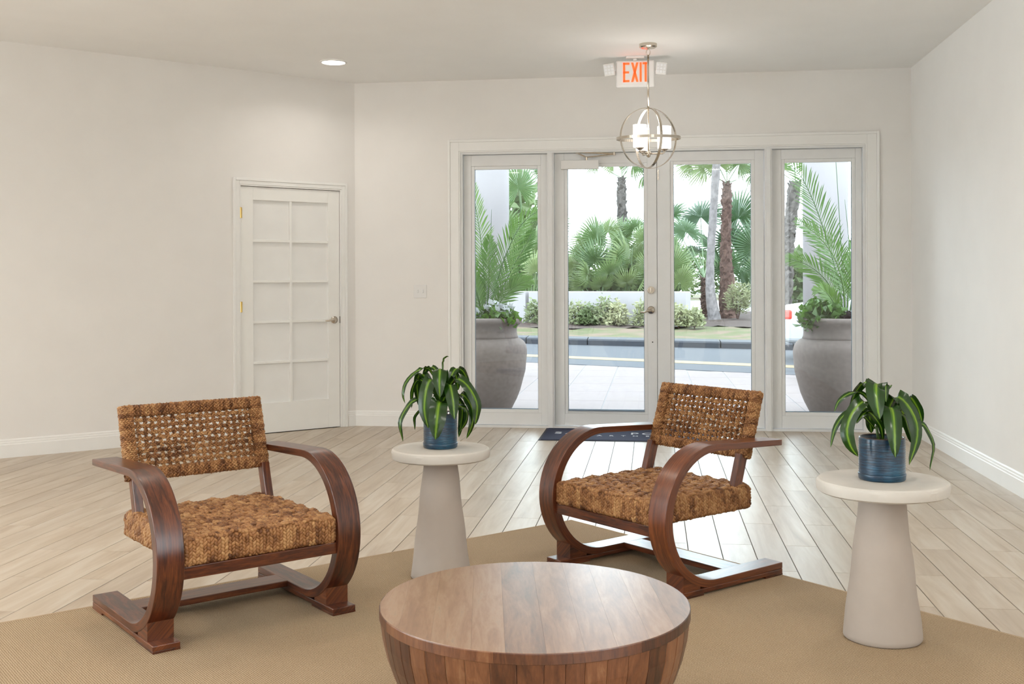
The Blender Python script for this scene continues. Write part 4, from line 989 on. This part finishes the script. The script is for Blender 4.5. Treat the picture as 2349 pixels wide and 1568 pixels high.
fan_palm((-1.6, 34.2, .1), [(-1.73, 34, 2.64, 1.0), (-2.25, 35, 2.1, .9), (-2.6, 34.8, 1.5, .8), (-1.3, 33, 1.5, .85), (-2.2, 33.6, 1.2, .6), (-1.75, 33.5, 1.9, .9), (-1.4, 35.2, 2.9, .8), (-1.15, 33.3, 1.9, .7), (-2.45, 34, 1.75, .75), (-1.5, 32.9, 1.15, .65), (-1.95, 33.2, 1.5, .7), (-2.0, 34.6, 2.55, .8)], 'bright green bushy fan palm standing behind the white planter wall, left half', FAN)
fan_palm((-.75, 34.2, .1), [(-.95, 35, 2.75, .9), (-.85, 33.5, 1.95, 1.0), (-.42, 34.5, 2.1, .9), (-.30, 33, 1.22, .8), (-.65, 33.4, 1.35, .7), (-.2, 34, 2.6, .8), (-.05, 33.6, 1.7, .8), (-.75, 33.1, 1.25, .65), (-.55, 34.8, 2.95, .75), (-.1, 33.2, 1.3, .7), (-.95, 34, 2.35, .8)], 'bright green bushy fan palm standing behind the white planter wall, right half', FAN)
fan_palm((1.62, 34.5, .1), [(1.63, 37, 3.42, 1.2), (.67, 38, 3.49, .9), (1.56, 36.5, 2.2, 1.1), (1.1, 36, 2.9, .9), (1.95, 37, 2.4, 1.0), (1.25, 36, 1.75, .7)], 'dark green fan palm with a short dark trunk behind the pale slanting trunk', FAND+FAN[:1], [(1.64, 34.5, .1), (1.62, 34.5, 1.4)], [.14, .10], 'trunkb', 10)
fan_palm((.62, 33.0, .1), [(.62, 33, 1.75, 1.1), (.85, 33, 1.3, .8), (.35, 33.5, 1.9, .8), (.55, 33.3, 2.3, .7)], 'light green fan palm clump right of the white planter wall end', FAN)
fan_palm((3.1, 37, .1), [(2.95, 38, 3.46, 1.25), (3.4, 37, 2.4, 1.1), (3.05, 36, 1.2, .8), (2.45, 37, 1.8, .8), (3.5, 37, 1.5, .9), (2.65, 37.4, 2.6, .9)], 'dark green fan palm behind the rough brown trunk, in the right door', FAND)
fan_palm((2.29, 34.0, .1), [(2.0, 34, 4.9, .8), (2.7, 34.2, 4.9, .8), (1.6, 34, 4.75, .8), (2.3, 34.3, 5.4, .9), (3.1, 34.2, 4.6, .7), (1.2, 34, 4.9, .7), (2.9, 33.5, 5.3, .8), (1.75, 33.5, 5.4, .8)], 'tall palm with rough brown trunk in the right glass door', FAN, [(2.33, 34, .1), (2.29, 34, 1.22), (2.26, 34, 2.43), (2.29, 34, 3.75), (2.30, 34, 4.3)], [.30, .22, .155, .15, .11], 'trunkb', 60)
fan_palm((-.97, 37, .1), [(-1.3, 37, 5.35, .8), (-.6, 37.2, 5.3, .9), (-.2, 37, 4.9, .8), (-1.0, 37.2, 5.8, .9), (-.45, 36.6, 5.6, .8), (-1.9, 37, 5.3, .6)], 'tall palm with grey trunk rising above the bushy fan palms in the left door', FAN, [(-.93, 37, .1), (-.96, 37, 1.6), (-.98, 37, 3.2), (-1.01, 37, 4.35), (-1.0, 37, 4.8)], [.19, .17, .16, .155, .10], 'trunkg', 46)
fan_palm((3.58, 30, .1), [(3.3, 30, 4.3, .8), (4.3, 30, 4.4, .8), (3.8, 30, 4.9, .9), (4.5, 30.5, 3.7, .8)], 'leaning palm with shaggy brown trunk seen left of the right urn palm', FAN, [(3.56, 30, .1), (3.63, 30, 1.34), (3.65, 30, 2.28), (3.72, 30, 2.98), (3.84, 30, 3.95)], [.15, .13, .15, .17, .15], 'trunkg', 40)
fan_palm((-3.5, 31.5, .1), [(-3.75, 30.6, 3.95, 1.1), (-3.15, 31, 2.35, .9), (-3.3, 31, 1.6, .8), (-3.85, 31.5, 1.9, .9), (-2.9, 31.5, 2.9, .8), (-3.2, 31.4, 3.2, .9), (-4.2, 31, 2.8, .9), (-3.1, 31.8, 4.6, .7), (-3.9, 31.6, 4.9, .8), (-3.5, 32, 2.7, 1.0)], 'tall green fan palm seen beside the left column, beyond the glass', FAN)
# pale slanting coconut trunk
e = empty('palm_tree', (1.84, 32.5, .1), label='slim pale grey ringed palm trunk leaning in the right glass door', cat='palm tree')
o = trunk(e, [(0, 0, 0), (-.12, 0, .75), (-.14, 0, 1.5), (-.05, 0, 3.1), (.05, 0, 4.64), (.10, 0, 6.2)], [.205, .145, .115, .115, .12, .12], M['trunkw'], .006, 18)
bm = B()
for i in range(60):
    pass
for i in range(12):
    a = i*2.4; d = Vector((math.cos(a), math.sin(a), .55)); frond_obj(FAN[i % 3], e, (.1, 0, 6.15), d, (0, 0, 1), 1.1)
bm.free()

# small-leaf clusters (shrubs, hedges, flowers)
def leaf_cloud(name, n, fn, size, mat, parent, up_=.5, kind=True, asp=.5):
    v_ = []; f = []; uv = []
    for i in range(n):
        p = Vector(fn()); d = Vector(rng.normal(size=3)); d.z = abs(d.z)*up_+.1; d.normalize(); s_ = d.cross(Vector(rng.normal(size=3))); s_.normalize()
        L = size*rng.uniform(.6, 1.3); k = len(v_); nn = d.cross(s_)*L*.12
        v_ += [p, p+d*L*.5+s_*L*asp*.5+nn, p+d*L, p+d*L*.5-s_*L*asp*.5+nn]; rv = rng.random(); uv += [(rv*3, 0), (rv*3+.3, .5), (rv*3, 1), (rv*3-.3, .5)]; f.append((k, k+1, k+2)); f.append((k, k+2, k+3))
    o = link(name, pymesh(name, v_, f, uv), mat, parent)
    if kind: o['kind'] = 'stuff'
    return o
def blob(cx_, cy_, cz, rx, ry, rz_):
    def fn():
        p = rng.normal(size=3); p /= np.linalg.norm(p); p *= rng.uniform(.35, 1.12)**.6*(1+.16*math.sin(p[0]*7+cx_*9)*math.sin(p[2]*6+cy_)); return (cx_+p[0]*rx, cy_+p[1]*ry, cz+abs(p[2])*rz_ if cz < .01 else cz+p[2]*rz_)
    return fn
wy = lambda x: 30.4-(x+3.45)*.51
shr = [(-3.15, .62, .34), (-2.55, .55, .32), (-1.98, .60, .40), (-1.62, .50, .34), (-1.22, .74, .30), (-.92, .60, .34), (-.22, .62, .30), (.22, .68, .24), (.66, .52, .28), (1.05, .44, .24)]
sl = ['yellow variegated shrub at the far left of the planter wall, beside the left urn', 'yellow variegated shrub half hidden behind the mullion left of the doors', 'rounded variegated shrub at the left edge of the left door view', 'low variegated shrub second from the left edge of the left door view', 'tallest variegated shrub with an upright tip below the fan palms', 'bushy variegated shrub right of the one with an upright tip', 'thin variegated shrub just left of the lever handle', 'variegated shrub hidden mostly by the door stiles', 'variegated shrub in front of the right end of the planter wall', 'small low shrub right of the planter wall end']
for (x, hgt, r_), lab in zip(shr, sl):
    e = empty('variegated_shrub', (x, wy(x)-.65, .15), label=lab, cat='shrub', group='variegated shrubs along the planter wall')
    leaf_cloud('foliage', 560, blob(0, 0, 0, r_, .28, hgt), .12, M['vari'], e)
    bm = B()
    for k in range(5): a = k*1.25; tube(bm, [(0, 0, -.05), (.08*math.cos(a), .08*math.sin(a), hgt*.4), (.16*math.cos(a), .14*math.sin(a), hgt*.75)], .009, 5)
    obj('stem', bm, M['trunkb'], e)
e = empty('variegated_shrub', (2.5, 32.6, .15), label='pale yellow green strappy bush at the foot of the brown palm trunk', cat='shrub')
leaf_cloud('foliage', 900, blob(.05, 0, .62, .42, .35, .42), .16, M['vari'], e, asp=.22); bm = B()
for k in range(7): a = k*.9; tube(bm, [(0, 0, -.05), (.10*math.cos(a), .10*math.sin(a), .35), (.22*math.cos(a), .2*math.sin(a), .8)], .012, 5)
obj('stem', bm, M['trunkb'], e)
def hedge(x0, x1, y, h_, n, lab):
    e = empty('hedge', ((x0+x1)/2, y, 0), label=lab, cat='hedge'); L = (x1-x0)/2
    def fn():
        x = rng.uniform(-L, L); return (x, rng.uniform(-1.5, 1.5), rng.uniform(0, 1)**.7*(h_+.4*math.sin(x*1.3)+.3*math.sin(x*3.1)))
    leaf_cloud('foliage', n, fn, .45, M['hedge'], e, asp=.6)
hedge(-24, 26, 84, 3.2, 9000, 'distant soft green hedge beyond the parking lot')
hedge(4.2, 12, 46, 2.6, 2600, 'green hedge behind the leaning palm, at the right sidelight')
hedge(-3.2, .7, 37.5, 1.9, 2600, 'low green undergrowth behind the bushy fan palms and the white wall')
hedge(-9.5, -3.9, 36.5, 4.2, 3200, 'dense green foliage behind the planter wall at the left sidelight')

# ------------------------------------------------------------------ urns with palms
def urn(x, y, lab):
    e = empty('planter_urn', (x, y, 0), label=lab, cat='planter', group='large cast stone urns')
    prof = [(.02, 0), (.292, 0), (.300, .016), (.353, .12), (.388, .207), (.423, .338), (.440, .40), (.447, .468), (.456, .56), (.457, .607), (.448, .65), (.427, .690), (.392, .716), (.372, .7245), (.366, .726), (.371, .730), (.362, .75), (.356, .785), (.357, .815), (.366, .842), (.390, .862), (.407, .880), (.412, .894), (.408, .912), (.395, .924), (.372, .927), (.350, .915), (.340, .86), (.02, .855)]
    bm = B(); lathe(bm, prof, 72); obj('urn_body', bm, M['urn'], e, smooth=True)
    bm = B(); lathe(bm, [(.01, .862), (.345, .858)], 40, (False, False)); obj('soil', bm, M['soil'], e)
    return e
urn(-1.690, 10.70, 'large grey cast stone urn outside the left sidelight'); urn(1.800, 10.70, 'large grey cast stone urn outside the right sidelight')
def feather(parent, pts, width, n=26, lw_=.0125, start=.22, seed=0, droop=.35):
    rg = random.Random(seed); P_ = smooth_poly(pts, 30); v_ = []; f = []; uv = []
    bm = B(); tube(bm, P_, np.linspace(.009, .002, 30), 6); me_r = obj('frond', bm, M['areca'], parent, smooth=True)
    d = np.r_[0, np.cumsum(np.linalg.norm(np.diff(P_, axis=0), axis=1))]; L = d[-1]; up0 = Vector((0, -.35, 1))
    for i in range(n):
        q_ = start+(1-start)*(i+.5)/n; t_ = q_*L; p = Vector([np.interp(t_, d, P_[:, j]) for j in range(3)]); p2 = Vector([np.interp(min(L, t_+.02), d, P_[:, j]) for j in range(3)])
        p1 = Vector([np.interp(max(0, t_-.02), d, P_[:, j]) for j in range(3)]); tg = (p2-p1).normalized()
        nrm = (up0-tg*up0.dot(tg)); nrm = nrm.normalized() if nrm.length > .1 else Vector((0, -1, 0))
        sd0 = tg.cross(Vector((0, -1, .15))).normalized()
        for sg in (-1, 1):
            l_ = width*(math.sin(math.pi*min(1, .18+.80*((q_-start)/(1-start))**.8))**.6)*rg.uniform(.88, 1.08)
            a = math.radians(47-20*q_+rg.uniform(-4, 4)); dr = (tg*math.cos(a)+sd0*sg*math.sin(a)+Vector((0, rg.uniform(-.35, .15), 0))).normalized()
            side = dr.cross(Vector((0, -1, .2))).normalized(); k = len(v_); w_ = lw_/2
            m1 = p+dr*l_*.4; m2 = p+dr*l_*.75+Vector((0, 0, -droop*l_*.08)); tp = p+dr*l_+Vector((0, 0, -droop*l_*.25))
            v_ += [p-side*w_*.3, p+side*w_*.3, m1-side*w_, m1+side*w_, m2-side*w_*.8, m2+side*w_*.8, tp]; uv += [(0, 0), (1, 0), (0, .4), (1, .4), (0, .75), (1, .75), (.5, 1)]
            f += [(k, k+1, k+3, k+2), (k+2, k+3, k+5, k+4), (k+4, k+5, k+6)]
    o = link('leaflets', pymesh('leaflets', v_, f, uv), M['areca'], me_r); o['kind'] = 'stuff'; return me_r
def areca(x, y, fr, lab, spears=()):
    e = empty('areca_palm', (x, y, 0), label=lab, cat='palm', group='feathery palms in the urns')
    for i, (pts, w_) in enumerate(fr): feather(e, pts, w_, seed=i, n=int(20+10*len(pts)/3))
    bm = B()
    for pts in spears: tube(bm, smooth_poly(pts, 12), np.linspace(.007, .002, 12), 6)
    if spears: obj('spear_leaf', bm, M['palmd'], e, smooth=True)
    return e
areca(-1.69, 10.70, [
 ([(.05, 0, .88), (.03, 0, 1.3), (.0, 0, 1.7), (-.05, 0, 2.02), (-.09, 0, 2.30)], .24),
 ([(.06, 0, .88), (.14, -.03, 1.2), (.26, -.05, 1.55), (.42, -.06, 1.85), (.62, -.06, 2.0)], .27),
 ([(.07, .02, .88), (.18, .06, 1.15), (.32, .1, 1.45), (.44, .12, 1.65), (.50, .12, 1.78)], .24),
 ([(.02, .02, .88), (-.04, .05, 1.15), (-.12, .08, 1.4), (-.25, .1, 1.6)], .22),
 ([(.05, -.02, .88), (.09, -.08, 1.2), (.10, -.14, 1.5), (.12, -.2, 1.72)], .22),
 ([(.07, .02, .88), (.17, .0, 1.05), (.32, .0, 1.22), (.50, 0, 1.30)], .20),
 ([(.03, -.02, .88), (-.01, -.1, 1.1), (-.06, -.15, 1.3), (-.10, -.2, 1.45)], .18),
 ([(-.06, 0, .86), (-.12, 0, 1.02), (-.18, 0, 1.12), (-.24, 0, 1.15)], .12)], 'feathery green palm growing from the left urn', [[(.05, 0, .9), (.09, 0, 1.5), (.11, 0, 2.0)]])
areca(1.80, 10.70, [
 ([(.02, 0, .88), (-.03, 0, 1.25), (-.13, 0, 1.65), (-.27, -.02, 2.05), (-.42, -.04, 2.33), (-.62, -.05, 2.47)], .30),
 ([(.0, .02, .88), (-.05, .05, 1.1), (-.15, .08, 1.3), (-.32, .1, 1.44), (-.52, .12, 1.50)], .22),
 ([(.02, -.03, .88), (.0, -.1, 1.2), (-.10, -.18, 1.5), (-.28, -.25, 1.72), (-.46, -.3, 1.84)], .24),
 ([(.06, .02, .88), (.12, .04, 1.2), (.20, .05, 1.5), (.30, .05, 1.75)], .24),
 ([(.04, -.02, .88), (.05, -.08, 1.2), (.10, -.14, 1.5), (.12, -.2, 1.72)], .24),
 ([(.06, 0, .88), (.18, 0, 1.1), (.32, 0, 1.35), (.44, 0, 1.5)], .22),
 ([(.0, -.03, .88), (-.08, -.1, 1.05), (-.18, -.14, 1.18), (-.28, -.16, 1.18)], .16)], 'feathery green palm growing from the right urn', [[(.03, 0, .9), (-.01, 0, 1.7), (-.07, 0, 2.75)], [(.10, 0, .9), (.08, 0, 1.5), (.03, 0, 2.05)]])
def flowers(x, y, lab, parts_, name='flowering_plant', cat='plant'):
    e = empty(name, (x, y, .88), label=lab, cat=cat)
    for (nm, n, fn, sz, mt, asp) in parts_: leaf_cloud(nm, n, fn, sz, M[mt], e, asp=asp)
    return e
flowers(-1.52, 10.56, 'leafy green plant with white blooms along the front of the left urn', [('foliage', 420, blob(0, 0, .03, .20, .16, .11), .075, 'areca', .9), ('flower', 90, blob(.03, -.03, .13, .14, .10, .06), .05, 'flower', .9), ('flower', 40, blob(-.16, -.07, .07, .05, .04, .04), .05, 'flower', .9)])
flowers(-1.87, 10.52, 'dark burgundy plant at the left side of the left urn', [('foliage', 120, blob(0, 0, .02, .14, .1, .05), .07, 'burg', .6)])
flowers(-1.90, 10.62, 'small leafy green plant at the far left of the left urn', [('foliage', 200, blob(0, 0, .10, .12, .1, .08), .06, 'areca', .9)])
flowers(1.58, 10.56, 'bushy bright green foliage plant at the left of the right urn', [('foliage', 520, blob(0, 0, .05, .19, .15, .14), .085, 'areca', .95)])
flowers(1.90, 10.52, 'dark purple leafy plant at the right of the right urn', [('foliage', 150, blob(0, 0, .02, .14, .1, .06), .075, 'burg', .6)])

# ------------------------------------------------------------------ parked car, mostly hidden by the right urn
cr_ = empty('car', (4.35, 17.9, .0), math.radians(-24), label='white car with a red tail lamp, partly seen left of the right urn', cat='car')
prof = [(-2.2, .32), (-2.25, .55), (-2.2, .78), (-2.05, .90), (-1.5, .98), (-.9, 1.35), (.2, 1.40), (1.0, 1.0), (1.9, .88), (2.2, .70), (2.25, .45), (2.15, .28), (-2.0, .28)]
bm = B(); a = [bm.verts.new((x, -.86, z)) for x, z in prof]; b_ = [bm.verts.new((x, .86, z)) for x, z in prof]; n = len(prof)
bm.faces.new(a); bm.faces.new(b_[::-1])
for i in range(n): bm.faces.new((a[i], a[(i+1)%n], b_[(i+1)%n], b_[i]))
obj('body', bm, M['carp'], cr_, bevel=.08, seg=4)
bm = B()
for s_ in (-.872, .872):
    w4 = [(-.85, 1.27), (.15, 1.32), (.8, 1.02), (-1.25, 1.02)]; vs = [bm.verts.new((x, s_, z)) for x, z in w4]; bm.faces.new(vs)
obj('side_window', bm, M['carg'], cr_)
for x in (-1.4, 1.4):
    for s_ in (-.82, .82):
        bm = B(); cyl(bm, (x, s_-.1, .32), (x, s_+.1, .32), .32, 32); wh = obj('wheel', bm, M['tyre'], cr_, bevel=.03); bm = B(); cyl(bm, (x, s_-.11, .32), (x, s_+.11, .32), .20, 24); obj('rim', bm, M['alu'], wh)
for s_ in (-1, 1):
    bm = B(); box(bm, -2.27, -1.93, min(s_*.62, s_*.885), max(s_*.62, s_*.885), .66, .82); obj('tail_lamp', bm, M['tail'], cr_, bevel=.04)
